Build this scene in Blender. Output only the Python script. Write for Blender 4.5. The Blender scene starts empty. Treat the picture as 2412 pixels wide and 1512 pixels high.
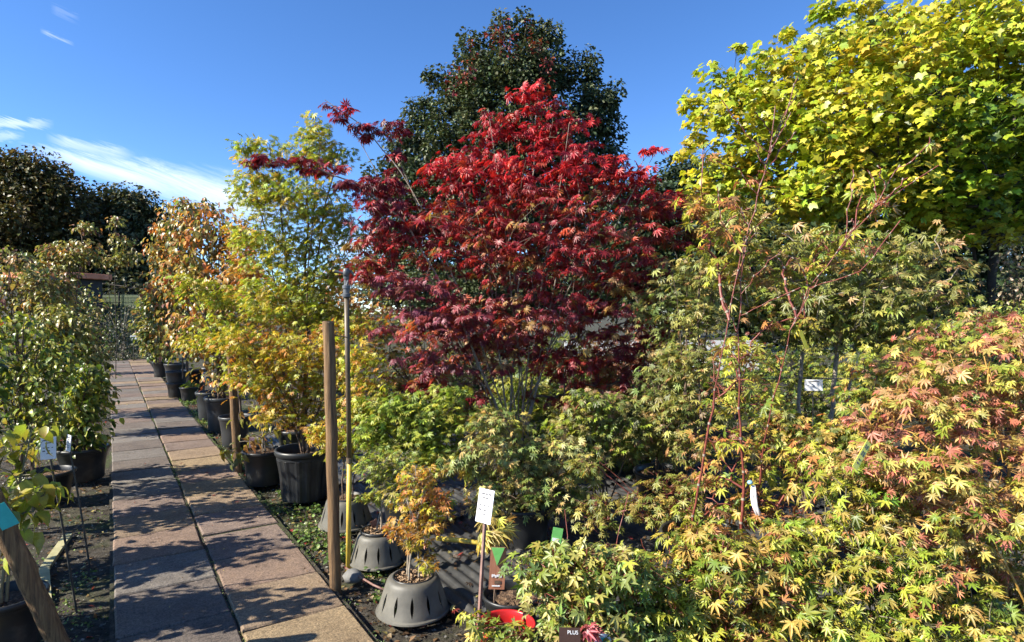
import bpy, math, random
import numpy as np
from mathutils import Vector, Matrix, Quaternion

R = math.radians
random.seed(7)
rng = np.random.default_rng(7)
sc = bpy.context.scene
COL = sc.collection

# ------------------------------------------------------------------ camera, sky, sun, exposure
CAM_H = 1.7
FPX, CX, CY = 1450.0, 1206.0, 756.0
PITCH = R(-0.75)
cam_d = bpy.data.cameras.new("camera")
cam_d.sensor_width = 36.0
cam_d.lens = FPX / 2412.0 * 36.0
cam_d.clip_end = 3000.0
cam_d.clip_start = 0.05
cam = bpy.data.objects.new("camera", cam_d)
cam.location = (0, 0, CAM_H)
cam.rotation_euler = (R(90) + PITCH, 0, 0)
COL.objects.link(cam)
sc.camera = cam

SUN_EL = R(35)
SUN_AZ = math.atan2(-0.94, -0.34)          # clockwise from +Y
sun_dir = Vector((math.sin(SUN_AZ) * math.cos(SUN_EL), math.cos(SUN_AZ) * math.cos(SUN_EL), math.sin(SUN_EL)))
sun_l = bpy.data.lights.new("sun", 'SUN')
sun_l.energy = 5.0
sun_l.angle = R(0.53)
sun_l.color = (1.0, 0.93, 0.80)
sun = bpy.data.objects.new("sun", sun_l)
sun.rotation_euler = sun_dir.to_track_quat('Z', 'Y').to_euler()
sun.location = (-20, -8, 20)
COL.objects.link(sun)

world = bpy.data.worlds.new("World")
sc.world = world
world.use_nodes = True


def build_world():
    nt = world.node_tree
    N, L = nt.nodes, nt.links
    for n in list(N):
        N.remove(n)
    out = N.new('ShaderNodeOutputWorld')
    bg = N.new('ShaderNodeBackground')
    bg.inputs['Strength'].default_value = 0.11
    sky = N.new('ShaderNodeTexSky')
    sky.sky_type = 'NISHITA'
    sky.sun_disc = False
    sky.sun_elevation = SUN_EL
    sky.sun_rotation = SUN_AZ
    sky.altitude = 100
    sky.air_density = 0.7
    sky.dust_density = 0.0
    sky.ozone_density = 3.5
    tc = N.new('ShaderNodeTexCoord')
    sep = N.new('ShaderNodeSeparateXYZ')
    L.new(tc.outputs['Generated'], sep.inputs[0])

    def m(op, a, b=None, c=None):
        n = N.new('ShaderNodeMath')
        n.operation = op
        for i, v in enumerate((a, b, c)):
            if v is None:
                continue
            if isinstance(v, (int, float)):
                n.inputs[i].default_value = v
            else:
                L.new(v, n.inputs[i])
        return n.outputs[0]
    az = m('ARCTAN2', sep.outputs['X'], sep.outputs['Y'])
    el = m('ARCSINE', sep.outputs['Z'])
    comb = N.new('ShaderNodeCombineXYZ')
    # shear so that the wisps run slightly downhill to the right, long and thin
    v = m('ADD', el, m('MULTIPLY', az, 0.30))
    L.new(m('MULTIPLY', az, 2.2), comb.inputs[0])
    L.new(m('MULTIPLY', v, 17.0), comb.inputs[1])
    nz = N.new('ShaderNodeTexNoise')
    nz.inputs['Scale'].default_value = 1.0
    nz.inputs['Detail'].default_value = 7
    nz.inputs['Roughness'].default_value = 0.62
    nz.inputs['Distortion'].default_value = 0.5
    L.new(comb.outputs[0], nz.inputs['Vector'])
    nz2 = N.new('ShaderNodeTexNoise')
    nz2.inputs['Scale'].default_value = 5.0
    nz2.inputs['Detail'].default_value = 6
    nz2.inputs['Roughness'].default_value = 0.7
    nz2.inputs['Distortion'].default_value = 0.8
    L.new(comb.outputs[0], nz2.inputs['Vector'])
    # cirrus streaks: distance to a few lines in azimuth / elevation
    def streak(a0, e0, a1, e1, w0, w1, amp):
        sl = (e1 - e0) / (a1 - a0)
        t = m('DIVIDE', m('SUBTRACT', az, a0), a1 - a0)
        tcl = m('MINIMUM', m('MAXIMUM', t, 0.0), 1.0)
        wid = m('ADD', m('MULTIPLY', tcl, w1 - w0), w0)
        line = m('ADD', m('MULTIPLY', m('SUBTRACT', az, a0), sl), e0)
        d = m('DIVIDE', m('ABSOLUTE', m('SUBTRACT', el, m('ADD', line, m('MULTIPLY', m('SUBTRACT', nz2.outputs['Fac'], 0.5), 0.035)))), wid)
        body = m('POWER', m('MAXIMUM', m('SUBTRACT', 1.0, m('MULTIPLY', d, d)), 0.0), 1.6)
        ends = m('MULTIPLY', m('MINIMUM', m('MAXIMUM', m('MULTIPLY', m('ADD', t, 0.02), 4.0), 0.0), 1.0),
                 m('MINIMUM', m('MAXIMUM', m('MULTIPLY', m('SUBTRACT', 1.15, t), 3.0), 0.0), 1.0))
        tex = m('MINIMUM', m('MAXIMUM', m('MULTIPLY', m('SUBTRACT', m('ADD', m('MULTIPLY', nz.outputs['Fac'], 0.6), m('MULTIPLY', nz2.outputs['Fac'], 0.4)), 0.33), 4.0), 0.0), 1.0)
        return m('MULTIPLY', m('MULTIPLY', m('MULTIPLY', body, ends), tex), amp)

    def ae(px, py):
        x, y = (px - CX) / FPX, -(py - CY) / FPX
        d = Vector((x, math.cos(PITCH) - y * math.sin(PITCH), math.sin(PITCH) + y * math.cos(PITCH))).normalized()
        return math.atan2(d.x, d.y), math.asin(d.z)
    total = None
    for (p0, p1, w0, w1, amp) in [((45, 345), (640, 482), 0.008, 0.05, 0.66), ((110, 325), (300, 372), 0.009, 0.012, 0.4),
                                  ((-60, 288), (105, 292), 0.010, 0.006, 0.5), ((-60, 320), (45, 322), 0.012, 0.005, 0.35),
                                  ((95, 72), (165, 97), 0.007, 0.004, 0.3), ((120, 20), (180, 42), 0.006, 0.006, 0.12),
                                  ((760, 560), (1000, 600), 0.02, 0.03, 0.7)]:
        a0, e0 = ae(*p0)
        a1, e1 = ae(*p1)
        s = streak(a0, e0, a1, e1, w0, w1, amp)
        total = s if total is None else m('MAXIMUM', total, s)
    # thin scattered cirrus near the horizon all round
    low = m('MINIMUM', m('MAXIMUM', m('MULTIPLY', m('SUBTRACT', 0.24, el), 5.0), 0.0), 1.0)
    gen = m('MULTIPLY', m('MINIMUM', m('MAXIMUM', m('MULTIPLY', m('SUBTRACT', nz.outputs['Fac'], 0.55), 3.0), 0.0), 1.0), m('MULTIPLY', low, 0.5))
    total = m('MINIMUM', m('MAXIMUM', total, gen), 0.95)
    # the phone's saturated rendering of the clear sky
    hsv = N.new('ShaderNodeHueSaturation')
    hsv.inputs['Saturation'].default_value = SKY_SAT
    hsv.inputs['Hue'].default_value = 0.505
    hsv.inputs['Value'].default_value = 1.0
    L.new(sky.outputs[0], hsv.inputs['Color'])
    mix = N.new('ShaderNodeMixRGB')
    mix.inputs[2].default_value = (5.6, 5.9, 6.4, 1)
    L.new(total, mix.inputs[0])
    L.new(hsv.outputs[0], mix.inputs[1])
    L.new(mix.outputs[0], bg.inputs['Color'])
    L.new(bg.outputs[0], out.inputs['Surface'])


SKY_SAT = 1.17
build_world()
sc.view_settings.view_transform = 'Standard'
sc.view_settings.look = 'None'
sc.view_settings.exposure = 1.3
sc.view_settings.gamma = 1.0
sc.view_settings.use_curve_mapping = False
sc.cycles.use_denoising = True
sc.cycles.max_bounces = 5
sc.cycles.adaptive_threshold = 0.03
sc.cycles.diffuse_bounces = 2
sc.cycles.glossy_bounces = 1
sc.cycles.transmission_bounces = 4
sc.cycles.transparent_max_bounces = 8

# ------------------------------------------------------------------ where things are
cp, sp = math.cos(PITCH), math.sin(PITCH)


def P(px, py, Y):
    """world point seen at photo pixel (2412 wide) at distance Y in front of the camera"""
    x, y = (px - CX) / FPX, -(py - CY) / FPX
    d = Vector((x, cp - y * sp, sp + y * cp))
    return Vector((0, 0, CAM_H)) + d * (Y / d.y)


def G(px, py, z=0.0):
    x, y = (px - CX) / FPX, -(py - CY) / FPX
    d = Vector((x, cp - y * sp, sp + y * cp))
    return Vector((0, 0, CAM_H)) + d * ((z - CAM_H) / d.z)


PA = R(33.2)
PD = Vector((-math.sin(PA), math.cos(PA), 0))     # along the path
PN = Vector((math.cos(PA), math.sin(PA), 0))      # across it, to the right


def PW(s, w, z=0.0):
    return PD * s + PN * w + Vector((0, 0, z))


# ------------------------------------------------------------------ materials
def new_mat(name):
    m = bpy.data.materials.new(name)
    m.use_nodes = True
    nt = m.node_tree
    for n in list(nt.nodes):
        nt.nodes.remove(n)
    out = nt.nodes.new('ShaderNodeOutputMaterial')
    return m, nt, out


def ramp(nt, fac, stops):
    r = nt.nodes.new('ShaderNodeValToRGB')
    cr = r.color_ramp
    cr.elements[0].position, cr.elements[0].color = stops[0][0], (*stops[0][1], 1)
    cr.elements[1].position, cr.elements[1].color = stops[-1][0], (*stops[-1][1], 1)
    for p, c in stops[1:-1]:
        e = cr.elements.new(p)
        e.color = (*c, 1)
    nt.links.new(fac, r.inputs[0])
    return r.outputs[0]


def noise(nt, scale, detail=4, rough=0.6, coord='Object', stretch=None, dist=0.0):
    tc = nt.nodes.new('ShaderNodeTexCoord')
    src = tc.outputs[coord]
    if stretch:
        mp = nt.nodes.new('ShaderNodeMapping')
        mp.inputs['Scale'].default_value = stretch
        nt.links.new(src, mp.inputs[0])
        src = mp.outputs[0]
    n = nt.nodes.new('ShaderNodeTexNoise')
    n.inputs['Scale'].default_value = scale
    n.inputs['Detail'].default_value = detail
    n.inputs['Roughness'].default_value = rough
    n.inputs['Distortion'].default_value = dist
    nt.links.new(src, n.inputs['Vector'])
    return n.outputs['Fac']


def bump(nt, h, strength=0.3, dist=0.01):
    b = nt.nodes.new('ShaderNodeBump')
    b.inputs['Strength'].default_value = strength
    b.inputs['Distance'].default_value = dist
    nt.links.new(h, b.inputs['Height'])
    return b.outputs[0]


def mixc(nt, a, b, fac, mode='MIX'):
    n = nt.nodes.new('ShaderNodeMixRGB')
    n.blend_type = mode
    for i, v in ((0, fac), (1, a), (2, b)):
        if isinstance(v, (int, float)):
            n.inputs[i].default_value = v
        elif isinstance(v, tuple):
            n.inputs[i].default_value = (*v, 1)
        else:
            nt.links.new(v, n.inputs[i])
    return n.outputs[0]


def leaf_material(name, rough, trans, spec=0.5):
    m, nt, out = new_mat(name)
    at = nt.nodes.new('ShaderNodeAttribute')
    at.attribute_name = 'Col'
    f = noise(nt, 38, 1, 0.6)
    c = mixc(nt, at.outputs['Color'], ramp(nt, f, [(0.3, (0.72, 0.72, 0.72)), (0.7, (1.18, 1.18, 1.18))]), 1.0, 'MULTIPLY')
    p = nt.nodes.new('ShaderNodeBsdfPrincipled')
    p.inputs['Roughness'].default_value = rough
    p.inputs['Specular IOR Level'].default_value = spec
    nt.links.new(c, p.inputs['Base Color'])
    t = nt.nodes.new('ShaderNodeBsdfTranslucent')
    nt.links.new(mixc(nt, c, (1.25, 1.2, 0.75), 1.0, 'MULTIPLY'), t.inputs['Color'])
    mx = nt.nodes.new('ShaderNodeMixShader')
    mx.inputs[0].default_value = trans
    nt.links.new(p.outputs[0], mx.inputs[1])
    nt.links.new(t.outputs[0], mx.inputs[2])
    nt.links.new(mx.outputs[0], out.inputs['Surface'])
    return m


M_MAPLE = leaf_material('maple leaf', 0.42, 0.34)
M_GLOSS = leaf_material('glossy leaf', 0.38, 0.32, 0.45)
M_FAR = leaf_material('evergreen leaf', 0.5, 0.18, 0.3)


def simple(name, stops, scale=8, rough=0.7, stretch=None, bstr=0.3, bdist=0.004, detail=5, metal=0.0, spec=0.5, bscale=None):
    m, nt, out = new_mat(name)
    f = noise(nt, scale, detail, 0.65, stretch=stretch)
    p = nt.nodes.new('ShaderNodeBsdfPrincipled')
    nt.links.new(ramp(nt, f, stops), p.inputs['Base Color'])
    p.inputs['Roughness'].default_value = rough
    p.inputs['Metallic'].default_value = metal
    p.inputs['Specular IOR Level'].default_value = spec
    if bstr:
        h = noise(nt, bscale or scale * 3, 4, 0.6, stretch=stretch)
        nt.links.new(bump(nt, h, bstr, bdist), p.inputs['Normal'])
    nt.links.new(p.outputs[0], out.inputs['Surface'])
    return m


BARK = {
    'grey': simple('grey bark', [(0.3, (.16, .13, .095)), (0.7, (.36, .31, .24))], 25, 0.8),
    'brown': simple('brown bark', [(0.3, (.06, .038, .024)), (0.7, (.15, .10, .065))], 25, 0.75),
    'red': simple('red bark', [(0.3, (.10, .024, .018)), (0.7, (.25, .062, .038))], 30, 0.45, bstr=0.1),
    'yellow': simple('yellow bark', [(0.3, (.30, .17, .035)), (0.7, (.50, .29, .07))], 25, 0.5, bstr=0.1),
    'olive': simple('olive bark', [(0.3, (.09, .085, .04)), (0.7, (.2, .17, .09))], 25, 0.6),
    'dark': simple('dark bark', [(0.3, (.025, .02, .016)), (0.7, (.07, .055, .042))], 12, 0.9),
}
M_POST = simple('treated round post', [(0.3, (.03, .017, .008)), (0.45, (.12, .066, .028)), (0.58, (.19, .11, .046)), (0.75, (.27, .17, .08))], 5, 0.8, stretch=(14, 14, .5), bstr=0.9, bdist=.006, bscale=14)
M_POSTEND = simple('sawn post end', [(0.3, (.10, .06, .03)), (0.7, (.22, .15, .08))], 30, 0.85)
M_STAKE = simple('sign stake', [(0.3, (.12, .055, .04)), (0.7, (.24, .13, .10))], 9, 0.6, stretch=(4, 4, .6), bstr=.2)
M_DARKSTAKE = simple('dark cane', [(0.3, (.02, .02, .016)), (0.7, (.06, .055, .045))], 9, 0.6, bstr=.1)
M_BLACKPOT = simple('black pot plastic', [(0.3, (.009, .010, .011)), (0.55, (.018, .019, .02)), (0.75, (.075, .070, .06))], 5, 0.42, bstr=.05, detail=8)
M_GREYPOT = simple('weathered pot plastic', [(0.3, (.018, .020, .022)), (0.6, (.032, .034, .036)), (0.8, (.09, .088, .08))], 5, 0.45, bstr=.05, detail=8)
M_STAND = simple('grey moulded stand', [(0.25, (.06, .056, .045)), (0.55, (.115, .107, .086)), (0.8, (.19, .175, .14))], 7, 0.55, bstr=.12, detail=8)
M_REDPOT = simple('red pot plastic', [(0.3, (.38, .012, .014)), (0.7, (.52, .022, .02))], 5, 0.32, bstr=.03)
M_WHITE = simple('white card', [(0.3, (.74, .75, .76)), (0.7, (.82, .82, .82))], 20, 0.4, bstr=0)
M_INK = simple('faded print', [(0.3, (.05, .05, .06)), (0.7, (.13, .13, .14))], 60, 0.6, bstr=0)
M_GREYWHITE = simple('white painted boards', [(0.3, (.62, .63, .64)), (0.7, (.78, .78, .77))], 3, 0.7, bstr=.1)
M_TEAL = simple('teal tag', [(0.3, (.03, .36, .33)), (0.7, (.05, .46, .42))], 20, 0.4, bstr=0)
M_YTAG = simple('yellow tag', [(0.3, (.66, .62, .07)), (0.7, (.78, .73, .12))], 20, 0.4, bstr=0)
M_GTAG = simple('green card', [(0.3, (.12, .42, .10)), (0.7, (.2, .52, .15))], 20, 0.4, bstr=0)
M_BTAG = simple('wood print card', [(0.3, (.26, .10, .055)), (0.7, (.42, .2, .12))], 6, 0.4, stretch=(30, 30, 2), bstr=0)
M_DKTAG = simple('dark brown card', [(0.3, (.035, .018, .012)), (0.7, (.07, .035, .024))], 6, 0.4, bstr=0)
M_PINK = simple('pink card', [(0.35, (.62, .16, .34)), (0.65, (.75, .62, .68))], 26, 0.45, bstr=0)
M_BLUE = simple('pale blue tie', [(0.3, (.16, .36, .46)), (0.7, (.32, .52, .62))], 20, 0.4, bstr=0)
M_YPIPE = simple('yellow pipe', [(0.25, (.36, .25, .05)), (0.5, (.62, .44, .06)), (0.8, (.68, .50, .10))], 7, 0.5, stretch=(3, 3, .7), bstr=.05)
M_BPIPE = simple('weathered pipe', [(0.3, (.06, .042, .024)), (0.7, (.16, .118, .07))], 7, 0.5, stretch=(3, 3, .7), bstr=.1)
M_FITTING = simple('grey fitting', [(0.3, (.045, .047, .05)), (0.7, (.14, .145, .15))], 14, 0.45, bstr=.1)
M_TERRA = simple('terracotta roof edge', [(0.3, (.58, .18, .08)), (0.7, (.70, .27, .14))], 3, 0.8, bstr=.1)
M_SHED = simple('dark timber', [(0.3, (.018, .016, .014)), (0.7, (.05, .045, .04))], 4, 0.8, stretch=(1, 1, 6))
M_GLASS = simple('dim window', [(0.3, (.03, .035, .035)), (0.7, (.09, .1, .095))], 1.5, 0.1, bstr=0)
M_MESH = simple('green wire', [(0.3, (.10, .15, .085)), (0.7, (.17, .22, .13))], 5, 0.5, bstr=0)
M_NETTING = simple('green windbreak netting', [(0.3, (.13, .165, .09)), (0.7, (.2, .235, .14))], 9, 0.8, bstr=.1)
M_SOIL = simple('potting mulch', [(0.25, (.03, .019, .012)), (0.5, (.13, .075, .042)), (0.75, (.36, .24, .14))], 60, 0.95, bstr=1.0, bdist=.02)
M_CHIP = simple('bark chip', [(0.3, (.15, .085, .045)), (0.7, (.42, .29, .17))], 50, 0.9)
M_PALESTRIP = simple('pale edging strip', [(0.3, (.27, .25, .12)), (0.7, (.42, .39, .22))], 12, 0.7)
M_STONE = simple('pale stone', [(0.3, (.10, .10, .095)), (0.7, (.2, .195, .185))], 14, 0.85)
M_WIRE = simple('tie wire', [(0.3, (.03, .03, .03)), (0.7, (.08, .08, .08))], 14, 0.5, bstr=0)


def slab_material():
    m, nt, out = new_mat('paving slab')
    oi = nt.nodes.new('ShaderNodeObjectInfo')
    tc = nt.nodes.new('ShaderNodeTexCoord')
    va = nt.nodes.new('ShaderNodeVectorMath')
    va.operation = 'ADD'
    nt.links.new(tc.outputs['Object'], va.inputs[0])
    nt.links.new(oi.outputs['Random'], va.inputs[1])
    sc_ = nt.nodes.new('ShaderNodeVectorMath')
    sc_.operation = 'MULTIPLY_ADD'
    sc_.inputs[1].default_value = (1, 1, 1)
    nt.links.new(tc.outputs['Object'], sc_.inputs[0])
    cm = nt.nodes.new('ShaderNodeCombineXYZ')
    mm = nt.nodes.new('ShaderNodeMath')
    mm.operation = 'MULTIPLY'
    mm.inputs[1].default_value = 37.0
    nt.links.new(oi.outputs['Random'], mm.inputs[0])
    nt.links.new(mm.outputs[0], cm.inputs[0])
    nt.links.new(mm.outputs[0], cm.inputs[1])
    nt.links.new(cm.outputs[0], sc_.inputs[2])

    def nz(scale, det, rough):
        n = nt.nodes.new('ShaderNodeTexNoise')
        n.inputs['Scale'].default_value = scale
        n.inputs['Detail'].default_value = det
        n.inputs['Roughness'].default_value = rough
        nt.links.new(sc_.outputs[0], n.inputs['Vector'])
        return n.outputs['Fac']
    big, fine, grit = nz(3.2, 5, 0.65), nz(30, 6, 0.85), nz(85, 3, 0.8)
    c = mixc(nt, oi.outputs['Color'], ramp(nt, big, [(0.3, (.70, .68, .68)), (0.55, (1, 1, 1)), (0.75, (1.22, 1.16, 1.06))]), 1.0, 'MULTIPLY')
    c = mixc(nt, c, ramp(nt, fine, [(0.34, (.55, .55, .55)), (0.5, (1, 1, 1)), (0.66, (1.35, 1.32, 1.28))]), 1.0, 'MULTIPLY')
    c = mixc(nt, c, ramp(nt, grit, [(0.36, (.55, .55, .55)), (0.5, (1, 1, 1)), (0.66, (1.55, 1.5, 1.45))]), 0.9, 'MULTIPLY')
    moss = nt.nodes.new('ShaderNodeMath')
    moss.operation = 'MULTIPLY'
    nt.links.new(ramp(nt, big, [(0.58, (0, 0, 0)), (0.74, (1, 1, 1))]), moss.inputs[0])
    nt.links.new(ramp(nt, fine, [(0.45, (0, 0, 0)), (0.6, (.5, .5, .5))]), moss.inputs[1])
    c = mixc(nt, c, (.07, .065, .042), moss.outputs[0])
    p = nt.nodes.new('ShaderNodeBsdfPrincipled')
    p.inputs['Roughness'].default_value = 0.9
    p.inputs['Specular IOR Level'].default_value = 0.25
    nt.links.new(c, p.inputs['Base Color'])
    hm = mixc(nt, fine, grit, 0.55)
    nt.links.new(bump(nt, hm, 0.9, 0.008), p.inputs['Normal'])
    nt.links.new(p.outputs[0], out.inputs['Surface'])
    return m


M_SLAB = slab_material()


def ground_material():
    m, nt, out = new_mat('dark soil')
    a = noise(nt, 1.3, 6, 0.65)
    b = noise(nt, 14, 6, 0.75)
    c = noise(nt, 75, 4, 0.7)
    col = ramp(nt, b, [(0.3, (.022, .019, .014)), (0.5, (.055, .047, .036)), (0.72, (.115, .10, .08))])
    moss = ramp(nt, a, [(0.48, (0, 0, 0)), (0.62, (.75, .75, .75))])
    col = mixc(nt, col, ramp(nt, c, [(0.3, (.03, .042, .014)), (0.7, (.10, .125, .04))]), moss)
    p = nt.nodes.new('ShaderNodeBsdfPrincipled')
    p.inputs['Roughness'].default_value = 0.95
    p.inputs['Specular IOR Level'].default_value = 0.2
    nt.links.new(col, p.inputs['Base Color'])
    nt.links.new(bump(nt, mixc(nt, b, c, 0.5), 1.0, 0.03), p.inputs['Normal'])
    nt.links.new(p.outputs[0], out.inputs['Surface'])
    return m


M_GROUND = ground_material()
M_SHEET = simple('black corrugated sheet', [(0.28, (.017, .017, .017)), (0.5, (.04, .04, .039)), (0.72, (.095, .09, .08))], 5, 0.5, bstr=.35, bdist=.006, detail=9, bscale=60)


# ------------------------------------------------------------------ mesh helpers
def tag(o, label=None, cat=None, group=None, kind=None):
    if label: o['label'] = label
    if cat: o['category'] = cat
    if group: o['group'] = group
    if kind: o['kind'] = kind
    return o


def empty(name, loc=(0, 0, 0), rz=0.0):
    o = bpy.data.objects.new(name, None)
    o.location = loc
    o.rotation_euler = (0, 0, rz)
    o.empty_display_size = 0.1
    COL.objects.link(o)
    return o


def fast_mesh(name, V, F, mat, col=None, smooth=False):
    """V (n,3) F (m,k)"""
    me = bpy.data.meshes.new(name)
    V = np.asarray(V, np.float32)
    F = np.asarray(F, np.int32)
    n, (mF, k) = len(V), F.shape
    me.vertices.add(n)
    me.vertices.foreach_set('co', V.ravel())
    me.loops.add(mF * k)
    me.loops.foreach_set('vertex_index', F.ravel())
    me.polygons.add(mF)
    me.polygons.foreach_set('loop_start', np.arange(0, mF * k, k, dtype=np.int32))
    if smooth:
        me.polygons.foreach_set('use_smooth', np.ones(mF, bool))
    me.update(calc_edges=True)
    if col is not None:
        a = me.attributes.new('Col', 'FLOAT_COLOR', 'POINT')
        c4 = np.ones((n, 4), np.float32)
        c4[:, :3] = col
        a.data.foreach_set('color', c4.ravel())
    me.materials.append(mat)
    return me


def link(name, me, parent=None, loc=None):
    o = bpy.data.objects.new(name, me)
    if loc is not None:
        o.location = loc
    if parent is not None:
        o.parent = parent
    COL.objects.link(o)
    return o


class MB:
    def __init__(self):
        self.v, self.f = [], []

    def add(self, vs, fs):
        b = len(self.v)
        self.v += [tuple(v) for v in vs]
        self.f += [tuple(i + b for i in f) for f in fs]
        return self

    def box(self, c, s, rot=None):
        c, s = Vector(c), Vector(s) * 0.5
        vs = [Vector((x * s.x, y * s.y, z * s.z)) for x in (-1, 1) for y in (-1, 1) for z in (-1, 1)]
        if rot is not None:
            vs = [rot @ v for v in vs]
        return self.add([v + c for v in vs], [(0, 1, 3, 2), (4, 6, 7, 5), (0, 4, 5, 1), (2, 3, 7, 6), (0, 2, 6, 4), (1, 5, 7, 3)])

    def tube(self, pts, rad, sides=8, cap=True):
        pts = [Vector(p) for p in pts]
        if isinstance(rad, (int, float)):
            rad = [rad] * len(pts)
        vs, fs = [], []
        for i, p in enumerate(pts):
            a = pts[max(i - 1, 0)]
            b = pts[min(i + 1, len(pts) - 1)]
            t = (b - a).normalized()
            ref = Vector((0, 0, 1)) if abs(t.z) < 0.9 else Vector((1, 0, 0))
            u = t.cross(ref).normalized()
            w = t.cross(u).normalized()
            for k in range(sides):
                an = 2 * math.pi * k / sides
                vs.append(p + (u * math.cos(an) + w * math.sin(an)) * rad[i])
        for i in range(len(pts) - 1):
            for k in range(sides):
                k2 = (k + 1) % sides
                fs.append((i * sides + k, i * sides + k2, (i + 1) * sides + k2, (i + 1) * sides + k))
        if cap:
            fs.append(tuple(range(sides - 1, -1, -1)))
            e = (len(pts) - 1) * sides
            fs.append(tuple(e + k for k in range(sides)))
        return self.add(vs, fs)

    def lathe(self, prof, seg=40, mod=None, c=(0, 0, 0)):
        vs, fs = [], []
        for j, (r, z) in enumerate(prof):
            for k in range(seg):
                an = 2 * math.pi * k / seg
                rr = r * (mod(an, j) if mod else 1)
                vs.append((c[0] + rr * math.cos(an), c[1] + rr * math.sin(an), c[2] + z))
        for j in range(len(prof) - 1):
            for k in range(seg):
                k2 = (k + 1) % seg
                fs.append((j * seg + k, j * seg + k2, (j + 1) * seg + k2, (j + 1) * seg + k))
        return self.add(vs, fs)

    def build(self, name, mat, parent=None, loc=None, smooth=False, bevel=0.0, solid=0.0):
        me = bpy.data.meshes.new(name)
        me.from_pydata(self.v, [], self.f)
        if smooth:
            me.polygons.foreach_set('use_smooth', np.ones(len(me.polygons), bool))
        me.materials.append(mat)
        me.update()
        o = link(name, me, parent, loc)
        if solid:
            md = o.modifiers.new('solid', 'SOLIDIFY')
            md.thickness = solid
        if bevel:
            md = o.modifiers.new('bevel', 'BEVEL')
            md.width = bevel
            md.segments = 2
        return o


# ------------------------------------------------------------------ setting: ground, path, sheets
gs = 1200.0
gm = MB().add([(-gs, -gs, -.05), (gs, -gs, -.05), (gs, gs, -.05), (-gs, gs, -.05)], [(0, 1, 2, 3)])
tag(gm.build('ground', M_GROUND), 'dark mossy nursery soil', None, None, 'structure')

SL = 0.57
path = MB().add([PW(-2, -.01, -.013), PW(-2, 1.165, -.013), PW(26.2, 1.165, -.013), PW(26.2, -.01, -.013)], [(0, 1, 2, 3)]).build('path', M_GROUND)
tag(path, 'two slab wide paved nursery path', None, None, 'structure')


def slab_mesh(seed):
    r = np.random.default_rng(seed)
    n = 7
    h = SL / 2 - .0085
    ts = np.array([-1, -.965, -.5, 0, .5, .965, 1.0])
    vs, fs = [], []
    for j in range(n):
        for i in range(n):
            x, y = ts[i] * h, ts[j] * h
            z = r.normal(0, .0008)
            if i in (0, n - 1) or j in (0, n - 1):
                z -= .007 + abs(r.normal(0, .002))
                x += r.normal(0, .0015)
                y += r.normal(0, .0015)
            vs.append((x, y, z))
    for j in range(n - 1):
        for i in range(n - 1):
            a = j * n + i
            fs.append((a, a + 1, a + n + 1, a + n))
    ring = [i for i in range(n)] + [j * n + n - 1 for j in range(1, n)] + [(n - 1) * n + i for i in range(n - 2, -1, -1)] + [j * n for j in range(n - 2, 0, -1)]
    b0 = len(vs)
    for i in ring:
        vs.append((vs[i][0], vs[i][1], -.045))
    m_ = len(ring)
    for k in range(m_):
        k2 = (k + 1) % m_
        fs.append((ring[k], b0 + k, b0 + k2, ring[k2]))
    me = bpy.data.meshes.new('slab')
    me.from_pydata(vs, [], fs)
    me.materials.append(M_SLAB)
    return me


slabs = [slab_mesh(i) for i in range(8)]
TINT = {'p': (.175, .132, .108), 'r': (.195, .138, .104), 'y': (.24, .178, .105), 'g': (.155, .138, .12), 'd': (.135, .112, .095), 't': (.225, .165, .11)}
left_seq = 'pdpddpgddgrtpggdgdggdpgrgtgpdgrgtggprd'
right_seq = 'rpprytytrpptyrytprgdgprtpyrgtprypgrtpr'
for c in range(2):
    off = (0.12, 0.40)[c]
    for i in range(47):
        s0 = -0.6 + off + i * SL
        key = (left_seq if c == 0 else right_seq)[i % 38]
        t = TINT[key]
        k = random.uniform(.88, 1.12)
        o = link('slab', random.choice(slabs), path)
        pos = PW(s0, SL * (c + .5) + .004 + c * .001 + random.gauss(0, .004), random.gauss(0, .005))
        o.location = pos
        o.rotation_euler = (random.gauss(0, .009), random.gauss(0, .009), PA + random.choice((0, math.pi)) + random.gauss(0, .007))
        o.color = (t[0] * k, t[1] * k, t[2] * k, 1)

# a bed of old corrugated black sheets to the right of the path
bed = MB().add([PW(-1, 1.62, -.028), PW(-1, 9, -.028), PW(14, 9, -.028), PW(14, 1.62, -.028)], [(0, 1, 2, 3)]).build('bed_floor', M_GROUND)
tag(bed, 'planting bed floor of old corrugated black sheets', None, None, 'structure')


def sheet_mesh(seed, W=1.05, Lg=1.55):
    r = np.random.default_rng(seed)
    nx, ny = 85, 14
    xs = np.linspace(0, W, nx)
    ys = np.linspace(0, Lg, ny)
    X, Y = np.meshgrid(xs, ys)
    ph = (X / .078) % 1.0
    prof = np.clip((np.abs(ph - .5) * 2 - .35) / .3, 0, 1) * .016
    warp = .006 * np.sin(X * 5 + seed) * np.sin(Y * 3.1 + seed * 2) + .012 * (r.random() - .3) * (X / W - .5) ** 2 * 4
    Yj = Y + .02 * np.sin(X * 7 + seed) * (Y / Lg - .5) + np.where((Y == 0) | (Y == Lg), r.normal(0, .004, X.shape), 0)
    Z = prof + warp + r.normal(0, .0007, X.shape)
    V = np.stack([X - W / 2, Yj - Lg / 2, Z], -1).reshape(-1, 3)
    idx = np.arange(nx * ny).reshape(ny, nx)
    F = np.stack([idx[:-1, :-1], idx[:-1, 1:], idx[1:, 1:], idx[1:, :-1]], -1).reshape(-1, 4)
    return fast_mesh('corrugated_sheet', V, F, M_SHEET, smooth=True)


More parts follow.
